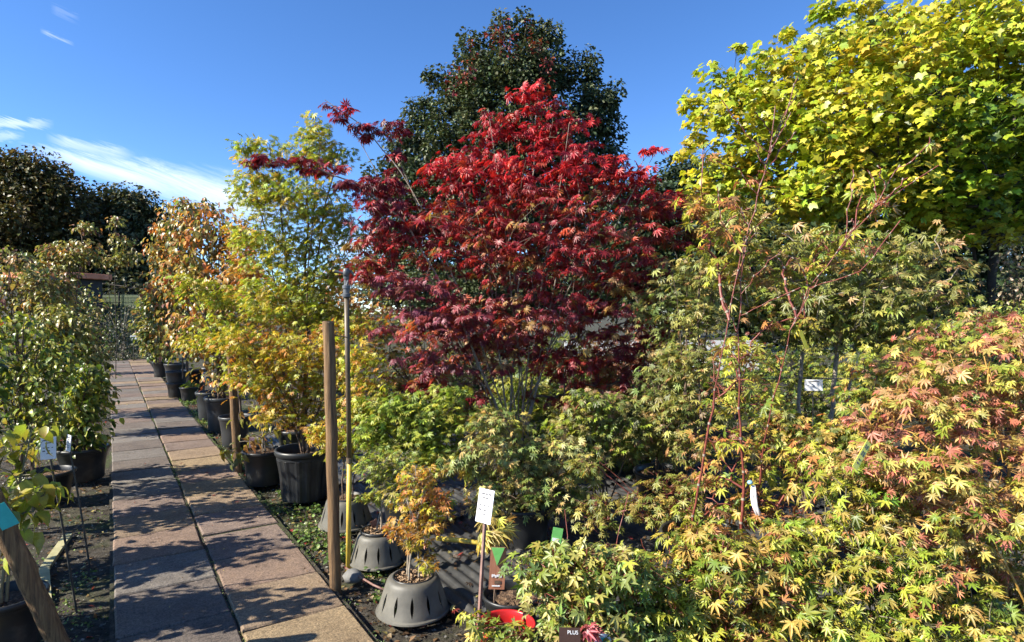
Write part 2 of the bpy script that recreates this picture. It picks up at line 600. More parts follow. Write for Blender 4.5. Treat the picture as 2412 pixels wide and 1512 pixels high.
sheets = [sheet_mesh(i) for i in range(4)]
for i in range(4):
    for j in range(6):
        o = link('corrugated_sheet', sheets[(i * 3 + j) % 4], bed)
        o.location = PW(.9 + j * 1.44 + random.uniform(-.06, .06), 2.17 + i * 1.0, .004 + .008 * (i % 2) + .004 * j)
        o.rotation_euler = (R(-.55), R(random.uniform(-.3, .3)), PA + R(random.uniform(-2, 2)))

# ------------------------------------------------------------------ leaves


def t_maple(n=7, spread=115, w=.17, sinus=.27, droop=.22, hi=True, back=.5):
    sp_ = R(spread)
    V, F = [(0, 0, 0)], []
    ang = [(-1 + 2 * i / (n - 1)) * sp_ for i in range(n)]
    ln = [1 - back * (abs(a) / sp_) ** 1.6 for a in ang]
    z = lambda x, y, u=0: -droop * (x * x + y * y) + u
    sidx = []
    for i in range(n + 1):
        if i == 0: a, r = ang[0] - R(14), sinus * .6
        elif i == n: a, r = ang[-1] + R(14), sinus * .6
        else: a, r = (ang[i - 1] + ang[i]) / 2, sinus * (ln[i - 1] + ln[i]) / 2
        x, y = math.sin(a) * r, math.cos(a) * r
        sidx.append(len(V)); V.append((x, y, z(x, y, .02)))
    for i in range(n):
        a, l = ang[i], ln[i]
        tx, ty = math.sin(a), math.cos(a)
        px, py = ty, -tx
        m_ = .52 * l
        lx, ly = tx * m_ - px * w * l, ty * m_ - py * w * l
        rx, ry = tx * m_ + px * w * l, ty * m_ + py * w * l
        b = len(V)
        V += [(lx, ly, z(lx, ly, .05)), (tx * l, ty * l, z(tx * l, ty * l)), (rx, ry, z(rx, ry, .05))]
        if hi:
            F += [(0, b, sidx[i]), (0, b + 1, b), (0, b + 2, b + 1), (0, sidx[i + 1], b + 2)]
        else:
            F += [(0, b + 1, b), (0, b + 2, b + 1)]
    F = [(a, c, b) for a, b, c in F]
    return np.array(V, np.float32), np.array(F, np.int32)


def t_ovate(w=.3, droop=.35, fold=.09):
    V = [(0, 0, 0), (0, .33, -droop * .05), (0, .7, -droop * .35), (0, 1, -droop),
         (-w * .92, .28, fold), (-w * .82, .66, fold - droop * .35), (w * .92, .28, fold), (w * .82, .66, fold - droop * .35)]
    F = [(0, 1, 4), (1, 5, 4), (1, 2, 5), (2, 3, 5), (0, 6, 1), (1, 6, 7), (1, 7, 2), (2, 7, 3)]
    return np.array(V, np.float32), np.array(F, np.int32)


def t_small(w=.32, fold=.12):
    V = [(0, 0, 0), (-w, .5, fold), (0, 1, -.05), (w, .5, fold)]
    return np.array(V, np.float32), np.array([(0, 2, 1), (0, 3, 2)], np.int32)


def t_blunt():
    V, F = [(0, 0, 0)], []
    ang = [R(a) for a in (-112, -58, 0, 58, 112)]
    ln = [.62, .9, 1, .9, .62]
    pts = [(R(-150), .3)]
    for i in range(5):
        pts.append((ang[i], ln[i]))
        if i < 4:
            pts.append(((ang[i] + ang[i + 1]) / 2, .6))
    pts.append((R(150), .3))
    for a, r_ in pts:
        V.append((math.sin(a) * r_, math.cos(a) * r_, -.25 * r_ * r_ + (.07 if r_ < .6 else 0)))
    for i in range(1, len(V) - 1):
        F.append((0, i, i + 1))
    return np.array(V, np.float32), np.array([(a, c, b) for a, b, c in F], np.int32)


TM = {
    'maple': t_maple(7, 118, .122, .25, .36),
    'maple_lo': t_maple(7, 112, .14, .3, .32, hi=False),
    'moon': t_maple(9, 125, .105, .36, .42, back=.42),       # broad, many lobed
    'moon_lo': t_maple(9, 125, .12, .36, .42, back=.42, hi=False),
    'feather': t_maple(9, 100, .085, .16, .65, back=.3),
    'star': t_maple(5, 105, .175, .30, .32, back=.35),
    'field': t_blunt(),
    'ovate': t_ovate(),
    'droopy': t_ovate(.27, .55, .12),
    'small': t_small(),
}


def tinted(c, tmpl, tint):
    """per vertex leaf colour, tips a little drier than the middle"""
    V = TM[tmpl][0]
    k = np.clip((np.hypot(V[:, 0], V[:, 1]) - .35) / .6, 0, 1)[None, :, None]
    return (c[:, None, :] * (1 - k) + c[:, None, :] * tint[:, None, :] * k).reshape(-1, 3)


def seg_tubes(p0, p1, r0, r1, sides=5):
    p0, p1 = np.asarray(p0, float), np.asarray(p1, float)
    t = p1 - p0
    ln = np.linalg.norm(t, axis=1, keepdims=True) + 1e-9
    t = t / ln
    ref = np.where(np.abs(t[:, 2:3]) < .9, [[0, 0, 1.0]], [[1.0, 0, 0]])
    u = np.cross(t, ref)
    u /= np.linalg.norm(u, axis=1, keepdims=True)
    w = np.cross(t, u)
    an = np.arange(sides) * 2 * np.pi / sides
    ring = u[:, None, :] * np.cos(an)[None, :, None] + w[:, None, :] * np.sin(an)[None, :, None]
    p1 = p1 + t * np.minimum(np.asarray(r1)[:, None] * .6, ln * .2)
    A = p0[:, None, :] + ring * np.asarray(r0)[:, None, None]
    B = p1[:, None, :] + ring * np.asarray(r1)[:, None, None]
    V = np.concatenate([A, B], 1).reshape(-1, 3)
    n = len(p0)
    k = np.arange(sides)
    k2 = (k + 1) % sides
    f = np.stack([k, k2, k2 + sides, k + sides], 1)
    F = (f[None] + (np.arange(n) * 2 * sides)[:, None, None]).reshape(-1, 4)
    return V, F


def rot_frames(tip, nor):
    tip = tip / (np.linalg.norm(tip, axis=1, keepdims=True) + 1e-9)
    nor = nor - (nor * tip).sum(1, keepdims=True) * tip
    nor = nor / (np.linalg.norm(nor, axis=1, keepdims=True) + 1e-9)
    side = np.cross(tip, nor)
    return np.stack([side, tip, nor], -1)      # columns


def leaf_verts(tmpl, M, pos, size, warp=None):
    V, F = TM[tmpl]
    n = len(pos)
    L = np.repeat(V[None], n, 0) * size[:, None, None]
    if warp is not None:      # uneven curl of the single leaf
        r2 = (V[:, 0] ** 2 + V[:, 1] ** 2)[None, :]
        L[:, :, 2] += size[:, None] * (warp[:, 0:1] * r2 + warp[:, 1:2] * V[None, :, 0] * V[None, :, 1] + warp[:, 2:3] * V[None, :, 0])
    W = np.einsum('nij,nkj->nki', M, L) + pos[:, None, :]
    FF = (F[None] + (np.arange(n) * len(V))[:, None, None]).reshape(-1, 3)
    return W.reshape(-1, 3), FF


def in_view(p):
    y = np.maximum(p[:, 1], .05)
    px = CX + p[:, 0] / y * FPX
    py = CY - (p[:, 2] - CAM_H) / y * FPX - 19
    return (px > 5) & (px < 2407) & (py > 5) & (py < 1507) & (p[:, 1] > .3)


def grow(base, targets, stems, spread, explicit, r, fan=1.45, foot=.035):
    """nodes, parent index; stems first, then every target joins the nearest lower node"""
    nodes, par, isstem = [], [], []

    def add_line(pts, start=-1):
        p = start
        for q in pts:
            nodes.append(np.array(q, float)); par.append(p); isstem.append(True)
            p = len(nodes) - 1
        return p
    base = np.array(base, float)
    T = [np.array(t, float) for t in targets]
    zmax = max(t[2] for t in T)
    if explicit:
        for line in explicit:
            pts = [np.array(q, float) for q in line]
            fine = []
            for a, b in zip(pts[:-1], pts[1:]):
                for k in range(4):
                    fine.append(a + (b - a) * k / 4 + r.normal(0, .004, 3))
            fine.append(pts[-1])
            add_line(fine)
    tops = []
    cand = sorted(T, key=lambda t: -t[2])
    k = 0
    while len(tops) < stems and k < len(cand):
        t = cand[k]
        if all(np.linalg.norm(t[:2] - u[:2]) > spread for u in tops):
            tops.append(t)
        k += 1
    for i, t in enumerate(tops):
        b = base + np.array([r.normal(0, foot), r.normal(0, foot), 0])
        d = t - b
        pts = []
        nS = 9
        for j in range(nS + 1):
            u = j / nS
            q = b + d * u
            q[:2] = b[:2] + d[:2] * (u ** fan)
            q += r.normal(0, .012, 3) * np.linalg.norm(d) * .35 * (0 < j)
            pts.append(q)
        add_line(pts)
    ntip = [len(nodes) - 1]
    rest = [t for t in T if not any(t is u for u in tops)]
    ax = base.copy()
    rest.sort(key=lambda t: np.linalg.norm((t - ax) * np.array([1, 1, .35])))
    ends = {}
    NA = np.array(nodes)
    for t in rest:
        d = t[None] - NA
        dist = np.linalg.norm(d, axis=1)
        up = d[:, 2] - .25 * np.linalg.norm(d[:, :2], axis=1)
        cost = dist + np.maximum(0, -up) * .9 + (NA[:, 2] < base[2] + .12 * (zmax - base[2])) * .3 * dist
        j = int(np.argmin(cost))
        a = NA[j]
        n = max(2, min(5, int(dist[j] / .15)))
        p = j
        newp = []
        for q in range(1, n + 1):
            u = q / n
            pt = a + (t - a) * u
            pt[2] += math.sin(u * math.pi) * .10 * dist[j]
            if q < n:
                pt += r.normal(0, .03, 3) * dist[j]
            nodes.append(pt); par.append(p); isstem.append(False)
            p = len(nodes) - 1
            newp.append(pt)
        NA = np.vstack([NA, np.array(newp)])
    par = np.array(par)
    NA = np.array(nodes)
    cnt = np.zeros(len(par))
    has = np.zeros(len(par), bool)
    has[par[par >= 0]] = True
    cnt[~has] = 1
    for i in range(len(par) - 1, -1, -1):
        if par[i] >= 0:
            cnt[par[i]] += cnt[i]
    return NA, par, np.array(isstem), cnt


def blob_world(b, d):
    px, py, dy, rx, ry = b[:5]
    Y = d + dy
    c = P(px, py, Y)
    kx = Y / FPX
    ryd = b[5] if len(b) > 5 else max(.12, .75 * rx * kx)
    return np.array(c), np.array([rx * kx, ryd, ry * kx])


def pick(pal, n, r):
    w = np.array([p[1] for p in pal], float)
    i = r.choice(len(pal), n, p=w / w.sum())
    return np.array([p[0] for p in pal])[i]


def plant(name, label, cat, base, d, soil, blobs, leaf, size, pal, n_leaf, n_clu, stems=3, spread=.12, bark='grey', tip=.0025,
          clus=.12, flat=.35, pieces=0, group=None, palf=None, mat=None, droop=.45, tilt=.45, explicit=None, mix=.35, petiole=True,
          seed=0, expo=2.3, shell=2.2, extra=None, bark_stem=None, nodes=False, warp=.17, fan=1.45, foot=.035):
    """blobs: (px, py, depth offset, rx px, ry px[, depth radius m[, weight]])"""
    r = np.random.default_rng(seed + 1000)
    bx = P(base, 900, d)
    B = np.array([bx.x, d, soil])
    W = [blob_world(b, d) for b in blobs]
    wt = np.array([(b[3] * b[4]) ** .9 * (b[6] if len(b) > 6 else 1) for b in blobs], float)
    wt /= wt.sum()
    T, TB = [], []
    for i in range(n_clu):
        best, bd = None, -1
        for _ in range(6):
            k = r.choice(len(W), p=wt)
            v = r.normal(0, 1, 3)
            v = v / np.linalg.norm(v) * r.random() ** (1 / shell)
            q = W[k][0] + v * W[k][1]
            if q[2] < soil + .02:
                q[2] = soil + .02 + r.random() * .1
            if not T:
                best, bk = q, k
                break
            dd = np.min(np.linalg.norm(np.array(T) - q, axis=1)) * (wt[k] ** -.12)
            if dd > bd:
                best, bd, bk = q, dd, k
        T.append(best); TB.append(bk)
    T = np.array(T)
    nodes_, par, isst, cnt = grow(B, list(T), stems, spread, explicit, r, fan, foot)
    root = empty(name, tuple(B))
    tag(root, label, cat, group)
    rad = tip * cnt ** (1 / expo)
    # explicit cane tops still need girth
    ok = par >= 0
    st = ok & isst
    for nm, sel, bk in (('stem', st, bark_stem or bark), ('branch', ok & ~isst, bark)):
        ids = np.where(sel)[0]
        if len(ids) == 0:
            continue
        r0 = np.minimum(rad[par[ids]], rad[ids] * 1.8)
        if nm == 'stem':
            # each cane a part of its own
            cane = np.zeros(len(par), int)
            for i in range(len(par)):
                cane[i] = i if par[i] < 0 else cane[par[i]]
            for cn in np.unique(cane[ids]):
                sub = ids[cane[ids] == cn]
                Vt, Ft = seg_tubes(nodes_[par[sub]] - B, nodes_[sub] - B, np.minimum(rad[par[sub]], rad[sub] * 1.8), rad[sub], 7)
                link('stem', fast_mesh('stem', Vt, Ft, BARK[bk], smooth=True), root)
                if nodes:
                    sub2 = sub[::2]
                    dv = nodes_[sub2] - nodes_[par[sub2]]
                    dv /= np.linalg.norm(dv, axis=1, keepdims=True)
                    Vn, Fn = seg_tubes(nodes_[sub2] - B, nodes_[sub2] - B + dv * .012, rad[sub2] * 1.3, rad[sub2] * 1.3, 7)
                    tag(link('bud_ring', fast_mesh('bud_ring', Vn, Fn, BARK['grey'], smooth=True), root), kind='stuff')
        else:
            Vt, Ft = seg_tubes(nodes_[par[ids]] - B, nodes_[ids] - B, r0, rad[ids], 5)
            tag(link('branches', fast_mesh('branches', Vt, Ft, BARK[bk], smooth=True), root), kind='stuff')
    # leaves
    per = r.multinomial(n_leaf, np.ones(n_clu) / n_clu)
    ci = np.repeat(np.arange(n_clu), per)
    n = len(ci)
    th = r.random(n) * 2 * np.pi
    thin = np.array([np.clip(min(W[k][1][0], W[k][1][2]) / clus * .9, .55, 1) for k in TB])
    cs = (clus * (.6 + .8 * r.random(n_clu)) * thin)[ci]
    rr = np.sqrt(r.random(n)) * cs
    off = np.stack([np.cos(th) * rr, np.sin(th) * rr, np.clip(r.normal(0, 1, n), -1.4, 1.4) * flat * cs - .35 * rr * rr / np.maximum(cs, 1e-3)], 1)
    pos = T[ci] + off
    pos[:, 2] = np.maximum(pos[:, 2], .03)
    outw = np.stack([np.cos(th), np.sin(th), np.zeros(n)], 1) + r.normal(0, .45, (n, 3))
    tipd = outw + np.array([0, 0, -1.0]) * (droop + r.normal(0, .25, n))[:, None]
    nor = np.array([0, 0, .75])[None] + r.normal(0, tilt, (n, 3)) + outw * .55 + np.array(sun_dir)[None] * .6
    M = rot_frames(tipd, nor)
    sz = size * (.5 + .8 * r.random(n))
    if palf:
        cc = np.array([pick(palf(T[k], (T[k][2] - T[:, 2].min()) / max(1e-3, np.ptp(T[:, 2])), TB[k]), 1, r)[0] for k in range(n_clu)])
        alt = np.array([pick(palf(T[k], (T[k][2] - T[:, 2].min()) / max(1e-3, np.ptp(T[:, 2])), TB[k]), 4, r) for k in range(n_clu)])
        lc = np.where((r.random(n) < mix)[:, None], alt[ci, r.integers(0, 4, n)], cc[ci])
    else:
        cc = pick(pal, n_clu, r)
        lc = np.where((r.random(n) < mix)[:, None], pick(pal, n, r), cc[ci])
    lc = lc * np.exp(r.normal(0, .2, n))[:, None] * np.exp(r.normal(0, .06, (n, 3)))
    tint = np.exp(r.normal(0, 1, (n, 1)) * np.array([[.10, .22, .25]]) + np.array([[.08, -.12, -.15]]))
    wp = r.normal(0, warp, (n, 3))
    mat = mat or M_MAPLE
    single = np.zeros(n, bool)
    if pieces:
        vis = in_view(pos)
        dist = np.linalg.norm(pos - np.array([0, 0, CAM_H]), axis=1) - .25 * size * r.random(n)
        dist[~vis] = 1e6
        o_ = np.argsort(dist)[:pieces]
        single[o_[dist[o_] < 1e5]] = True
        ids = np.where(single)[0]
        nv = min(14, len(ids))
        V, F = TM[leaf]
        vid = r.choice(ids, nv, replace=False)
        vm = []
        for q in vid:
            L = V.copy()
            L[:, 2] += wp[q, 0] * (V[:, 0] ** 2 + V[:, 1] ** 2) + wp[q, 1] * V[:, 0] * V[:, 1] + wp[q, 2] * V[:, 0]
            vm.append(fast_mesh('leaf', L, F, mat, tinted(lc[q][None], leaf, tint[q][None])))
        near = np.argmin(np.linalg.norm(np.log(lc[ids][:, None] + .02) - np.log(lc[vid][None] + .02), axis=2) + r.random((len(ids), nv)) * .25, axis=1)
        for q, v in zip(ids, near):
            o = bpy.data.objects.new('leaf', vm[v])
            mt = Matrix([list(M[q, i] * sz[q]) + [pos[q, i] - B[i]] for i in range(3)] + [[0, 0, 0, 1]])
            o.parent = root
            o.matrix_local = mt
            COL.objects.link(o)
    rest = ~single
    if rest.any():
        lo = {'maple': 'maple_lo', 'moon': 'moon_lo'}.get(leaf, leaf) if d > 2.85 else leaf
        Vl, Fl = leaf_verts(lo, M[rest], pos[rest] - B, sz[rest], wp[rest])
        me = fast_mesh('foliage', Vl, Fl, mat, tinted(lc[rest], lo, tint[rest]))
        tag(link('foliage', me, root), kind='stuff')
    if petiole and d < 4.6:
        a = T[ci] + off * .25 - np.array([0, 0, .02])
        Vp, Fp = seg_tubes(a - B, pos - B, np.full(n, tip * .55), np.full(n, tip * .35), 3)
        tag(link('leaf_stalks', fast_mesh('leaf_stalks', Vp, Fp, BARK[bark], smooth=True), root), kind='stuff')
    if extra:
        extra(root, B)
    return root


# palettes (linear base colours)
LIME = [((.26, .36, .045), 3), ((.35, .41, .055), 3), ((.16, .24, .035), 2.5), ((.43, .43, .07), 1.5)]
YELLOW = [((.44, .40, .035), 3), ((.36, .40, .03), 3), ((.52, .40, .05), 2), ((.22, .30, .025), 2)]
YGREEN = [((.34, .37, .05), 3), ((.24, .30, .04), 3), ((.44, .40, .08), 2), ((.15, .22, .03), 2)]
PALEG = [((.32, .37, .11), 3), ((.22, .29, .07), 3), ((.42, .42, .16), 2), ((.13, .20, .045), 2), ((.44, .36, .12), 1)]
GOLD = [((.47, .24, .04), 3), ((.50, .32, .05), 3), ((.42, .15, .035), 2), ((.36, .30, .05), 2), ((.40, .08, .03), .5)]
ORANGE = [((.48, .20, .05), 3), ((.50, .31, .08), 3), ((.36, .26, .08), 2), ((.40, .13, .04), 1.2), ((.26, .26, .07), 2)]
OLIVE = [((.20, .22, .06), 3), ((.12, .15, .04), 2.5), ((.29, .26, .09), 2.5), ((.36, .23, .10), 1), ((.26, .14, .08), .7)]
GREEN = [((.08, .14, .025), 3), ((.13, .20, .035), 3), ((.24, .28, .05), 2.5), ((.36, .36, .07), 1.6), ((.05, .09, .02), 2)]
GREENRED = GREEN + [((.30, .05, .035), .35), ((.36, .22, .12), .5)]
SALMON = [((.44, .17, .11), 3.6), ((.36, .36, .06), 2.6), ((.46, .28, .12), 3), ((.24, .30, .04), 2.2), ((.40, .12, .09), .6), ((.46, .40, .10), 2)]
TIPPED = [((.38, .38, .05), 4), ((.46, .34, .08), 2.5), ((.27, .33, .04), 3), ((.46, .22, .07), 1), ((.16, .24, .03), 1.5)]
FIELD = [((.42, .45, .03), 3.5), ((.34, .43, .03), 3.5), ((.48, .46, .05), 2.5), ((.22, .32, .03), 2), ((.50, .40, .04), .6)]
FIELDPALE = [((.36, .44, .16), 2), ((.25, .34, .10), 2), ((.45, .48, .2), 1)]
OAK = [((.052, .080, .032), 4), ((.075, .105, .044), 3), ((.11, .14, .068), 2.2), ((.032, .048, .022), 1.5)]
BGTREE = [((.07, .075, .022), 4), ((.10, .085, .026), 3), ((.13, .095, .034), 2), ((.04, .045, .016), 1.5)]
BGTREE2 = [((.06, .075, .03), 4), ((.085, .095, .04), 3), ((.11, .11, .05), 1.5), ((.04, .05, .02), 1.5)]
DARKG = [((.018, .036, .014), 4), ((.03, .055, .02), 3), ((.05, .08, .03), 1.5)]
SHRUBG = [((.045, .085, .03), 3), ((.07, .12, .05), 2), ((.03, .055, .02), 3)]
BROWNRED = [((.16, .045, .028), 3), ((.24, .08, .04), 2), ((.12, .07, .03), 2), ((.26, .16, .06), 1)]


# ------------------------------------------------------------------ trees behind
def big_tree(name, label, d, base, blobs, leaf, size, pal, n_leaf, n_clu, clus, seed, mat=None, trunk=.3, bark='dark', palf=None, **kw):
    return plant(name, label, 'tree', base, d, 0.0, blobs, leaf, size, pal, n_leaf, n_clu, stems=kw.pop('stems', 2), spread=kw.pop('spread', .8), bark=bark, tip=kw.pop('tip', .02),
                 clus=clus, flat=kw.pop('flat', .6), mat=mat or M_FAR, petiole=False, seed=seed, palf=palf, tilt=kw.pop('tilt', .8), **kw)


big_tree('evergreen_tree', 'tall dark evergreen tree rising behind the red maple', 26, 1200,
         [(1180, 75, 0, 28, 40), (1235, 70, 0, 25, 38), (1285, 95, 0, 35, 45), (1110, 135, 0, 30, 55), (1150, 180, -.8, 60, 60), (1240, 180, -1, 70, 70), (1310, 170, 0, 35, 60), (1080, 220, 0, 40, 50), (1020, 180, 0, 20, 22), (1060, 300, -.6, 60, 70), (1140, 290, -1.2, 60, 80),
          (1382, 180, 0, 26, 60), (1390, 270, -.5, 55, 60), (1438, 235, 0, 22, 30), (1430, 310, 0, 25, 50), (1220, 330, -1.4, 80, 90), (990, 260, 0, 35, 40), (970, 350, 0, 55, 60), (1010, 430, -.6, 70, 70), (1310, 330, -1, 80, 90), (910, 440, 0, 40, 60), (900, 520, 0, 30, 50), (950, 520, -.4, 60, 70),
          (1100, 430, -1, 80, 90), (1200, 480, -1, 100, 100), (1390, 400, -.4, 70, 80), (1300, 500, -.6, 110, 110), (1420, 520, 0, 60, 110), (930, 600, 0, 60, 60), (1080, 580, -.6, 120, 90), (1100, 680, 0, 240, 60), (1350, 660, 0, 160, 70)],
         'small', .18, OAK, 125000, 1000, .42, 11, tip=.018, shell=3.6)
big_tree('broadleaf_tree', 'dark olive brown tree filling the left edge beyond the shrubs', 46, 40,
         [(-40, 440, 0, 120, 70), (60, 430, 0, 90, 65), (120, 470, 0, 80, 60), (30, 520, -1, 150, 70), (170, 530, 0, 50, 60), (-120, 520, 0, 120, 100), (60, 600, 0, 180, 60), (-40, 640, 0, 200, 60), (30, 385, 0, 45, 25), (95, 400, 0, 40, 25), (150, 610, 0, 80, 50)],
         'small', .33, BGTREE, 55000, 420, .9, 12, tip=.03)
big_tree('broadleaf_tree', 'lower dark green tree beside the olive brown one', 50, 300,
         [(260, 480, 0, 50, 35), (310, 500, 0, 55, 50), (240, 540, 0, 50, 50), (340, 545, 0, 45, 45), (290, 580, -1, 100, 60), (370, 530, 0, 30, 35), (300, 640, 0, 130, 50)],
         'small', .33, BGTREE2, 36000, 300, .9, 13, tip=.03)
big_tree('broadleaf_tree', 'dark tree mass between red maple and yellow green tree', 17, 1620,
         [(1620, 440, 0, 90, 60), (1560, 520, 0, 110, 80), (1680, 520, 0, 110, 90), (1600, 620, 0, 160, 80), (1500, 480, 0, 60, 60), (1480, 620, 0, 90, 80), (1720, 620, 0, 120, 80)],
         'small', .14, DARKG, 34000, 320, .42, 14, tip=.012)
big_tree('hedge', 'added very dark hedge standing in for the shade under the yellow green tree', 15, 2150,
         [(1850, 560, 0, 180, 150), (2050, 480, 0, 180, 190), (2250, 460, 0, 180, 210), (2450, 460, 0, 200, 220), (2150, 700, -.2, 300, 90), (2400, 700, 0, 200, 90), (1850, 700, 0, 200, 80), (2620, 600, 0, 120, 180)],
         'small', .17, DARKG, 60000, 620, .42, 15, tip=.012, stems=6)  # added backing, leaves coloured near black to give the dark beneath the canopy
# low far hedge closing the horizon
big_tree('hedgerow', 'low far hedgerow closing the view behind the plants', 44, 900,
         [(x, 690, random.uniform(-1, 1), 120, 45) for x in range(-200, 2700, 130)],
         'small', .36, BGTREE2, 16000, 420, 1.1, 16, tip=.03, stems=12, spread=3)


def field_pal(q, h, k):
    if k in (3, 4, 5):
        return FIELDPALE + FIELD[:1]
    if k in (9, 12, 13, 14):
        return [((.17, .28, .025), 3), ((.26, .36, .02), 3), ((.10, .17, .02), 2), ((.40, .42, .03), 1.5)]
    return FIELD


big_tree('field_maple_tree', 'large bright yellow green tree overhanging the right side', 8.6, 2330,
         [(1720, 215, .3, 85, 60), (1820, 170, .2, 90, 60), (1850, 280, -.2, 150, 90), (1960, 75, .8, 70, 50), (2080, 45, .8, 80, 45), (1900, 130, .7, 60, 50),
          (2080, 160, -.3, 180, 110), (2280, 120, 0, 200, 130), (2030, 290, -.6, 210, 100), (2250, 290, -.4, 200, 110), (1800, 380, 0, 130, 70), (2000, 420, -.6, 170, 60), (2220, 430, -.3, 160, 80), (2390, 300, 0, 120, 150), (2380, 460, 0, 100, 70),
          (2260, 30, .5, 150, 50), (2420, 60, 0, 160, 90), (2560, 200, 0, 160, 160), (2560, 420, 0, 120, 140), (1700, 290, 0, 60, 40), (1740, 400, .2, 60, 40), (2330, 200, 1.6, 300, 160), (2000, 250, 1.4, 250, 120), (1680, 430, 0, 50, 60), (1730, 510, 0, 70, 40), (2320, 510, 0, 110, 40), (2160, 495, -.2, 100, 32), (1900, 480, 0, 110, 40), (1640, 340, .2, 40, 30), (1635, 215, .3, 26, 26), (1750, 120, .2, 30, 22), (1860, 85, .3, 30, 24), (1950, 22, .5, 30, 24), (2040, 0, .5, 30, 24), (1700, 480, 0, 40, 40), (2080, 540, 0, 50, 24), (2240, 545, 0, 60, 24), (2380, 540, 0, 70, 30)],
         'field', .08, FIELD, 32000, 760, .30, 17, mat=M_MAPLE, tip=.005, bark='dark', shell=3.0, stems=3, spread=.7, flat=.38, tilt=.5, palf=field_pal, mix=.3)

# red creeper in the evergreen
for i, (bl, lab) in enumerate([
    ([(1180, 82, -1.8, 26, 22), (1195, 105, -1.9, 22, 18)], 'dark red creeper patch near the top of the evergreen'),
    ([(1265, 100, -2, 16, 30), (1290, 150, -2.1, 12, 26), (1245, 60, -1.7, 10, 12)], 'thin red creeper strand down the right of the evergreen crown'),
    ([(1095, 165, -1.9, 20, 24), (1110, 110, -1.5, 10, 14), (1060, 200, -2, 12, 12)], 'small red creeper patch on the left of the evergreen')]):
    plant('creeper', lab, 'creeper', 1200, 26, 6.0, bl, 'small', .17, [((.20, .03, .03), 3), ((.11, .025, .025), 2), ((.26, .09, .04), 1)], 110, 16, stems=1, bark='brown', tip=.006,
          clus=.35, flat=.7, seed=30 + i, petiole=False, group='red creeper in the evergreen', mat=M_FAR)

# ------------------------------------------------------------------ kiosk, fence, low wall, far sign
kr = empty('kiosk', P(135, 900, 27).to_tuple()[:2] + (-.05,), R(-14))
tag(kr, 'small dark kiosk with flat terracotta roof at the path end', 'kiosk')
MB().box((-.9, .4, 3.38), (4.2, 2.6, .24)).build('roof', M_TERRA, kr, bevel=.02)
MB().box((-.9, .5, 1.65), (3.5, 2.0, 3.24)).build('wall', M_SHED, kr)
for k in (-1.7, -.1):
    w_ = MB().box((k, -.52, 1.9), (.8, .05, 1.1)).build('window', M_SHED, kr)
    MB().box((k, -.55, 1.9), (.66, .02, .96)).build('pane', M_GLASS, w_)

fr = empty('mesh_fence', tuple(P(310, 900, 29.5).to_tuple()[:2]) + (-.05,), R(-4))
tag(fr, 'green wire mesh fence with netting beyond the path end', 'fence')
for k in range(4):
    MB().tube([(-2.2 + k * 1.6, 0, 0), (-2.2 + k * 1.6, 0, 2.75)], .03, 8).build('post', M_SHED, fr)
wv = MB()
for k in range(64):
    wv.box((-2.2 + k * .075, 0, 1.35), (.012, .012, 2.6))
tag(wv.build('upright_wires', M_MESH, fr), kind='stuff')
wv = MB()
for k in range(12):
    wv.box((.17, .013, .15 + k * .22), (4.75, .012, .014))
tag(wv.build('cross_wires', M_MESH, fr), kind='stuff')
MB().box((.2, .08, 1.3), (4.7, .02, 2.6)).build('netting', M_NETTING, fr)

wr = empty('low_white_wall', tuple(P(1560, 900, 12.5).to_tuple()[:2]) + (-.05,), R(3))
tag(wr, 'long white boarded wall glimpsed between stems behind the maples', 'wall')
for k in range(3):
    MB().box((0, 0, .66 + k * .215), (4.0, .04, .2)).build('board', M_GREYWHITE, wr)
for k in range(4):
    MB().box((-2.7 + k * 1.8, .06, .6), (.09, .08, 1.3)).build('post', M_SHED, wr)


def lines_on(parent, w, h, y, rows, mat=M_INK):
    """faded print: short strips in rows, on the -Y face"""
    for (zz, segs, t) in rows:
        b = MB()
        for (a, c) in segs:
            b.box(((a + c) / 2 * w, y, zz * h), ((c - a) * w, .0012, t * h))
        tag(b.build('print_line', mat, parent), kind='stuff')


def sign(name, label, base, top, w, h, yaw, stake_r, stake_mat, rows, tilt=0.0, card_off=(0, 0, 0), slit=True, group=None):
    base, top = Vector(base), Vector(top)
    o = empty(name, tuple(base))
    tag(o, label, 'sign', group)
    d = top - base
    MB().tube([(0, 0, -.05), d * .5, d], stake_r, 6).build('stake', stake_mat, o)
    c = MB().box((0, 0, 0), (w, .004, h)).build('card', M_WHITE, o)
    c.location = d + Vector(card_off)
    c.rotation_euler = (tilt, 0, yaw)
    lines_on(c, w, h, -.0028, rows)
    return o


ROWS = [(.36, [(-.32, -.1), (-.05, .1), (.16, .34)], .05), (.24, [(-.2, .18)], .04), (.02, [(-.36, -.22), (-.1, .06), (.2, .3)], .035),
        (-.12, [(-.38, -.2), (-.02, .1)], .05), (-.24, [(-.12, .1), (.2, .26)], .035)]

# ------------------------------------------------------------------ posts, pipe, stakes


def round_post(name, label, a, b, r):
    a, b = Vector(a), Vector(b)
    o = empty(name, tuple(a))
    tag(o, label, 'post')
    d = b - a
    n = 14
    pts = [d * (i / n) + Vector((.003 * math.sin(i * 1.7), .003 * math.cos(i * 2.3), 0)) for i in range(n + 1)]
    pts[0] = d * -.05
    q = MB().tube(pts, [r * (1 + .03 * math.sin(i * 2.1 + r * 90)) for i in range(n + 1)], 16, cap=False)
    q.build('shaft', M_POST, o, smooth=True)
    u = d.normalized()
    MB().tube([d - u * .012, d + u * .002], [r * .99, r * .93], 16).build('sawn_end', M_POSTEND, o)
    return o


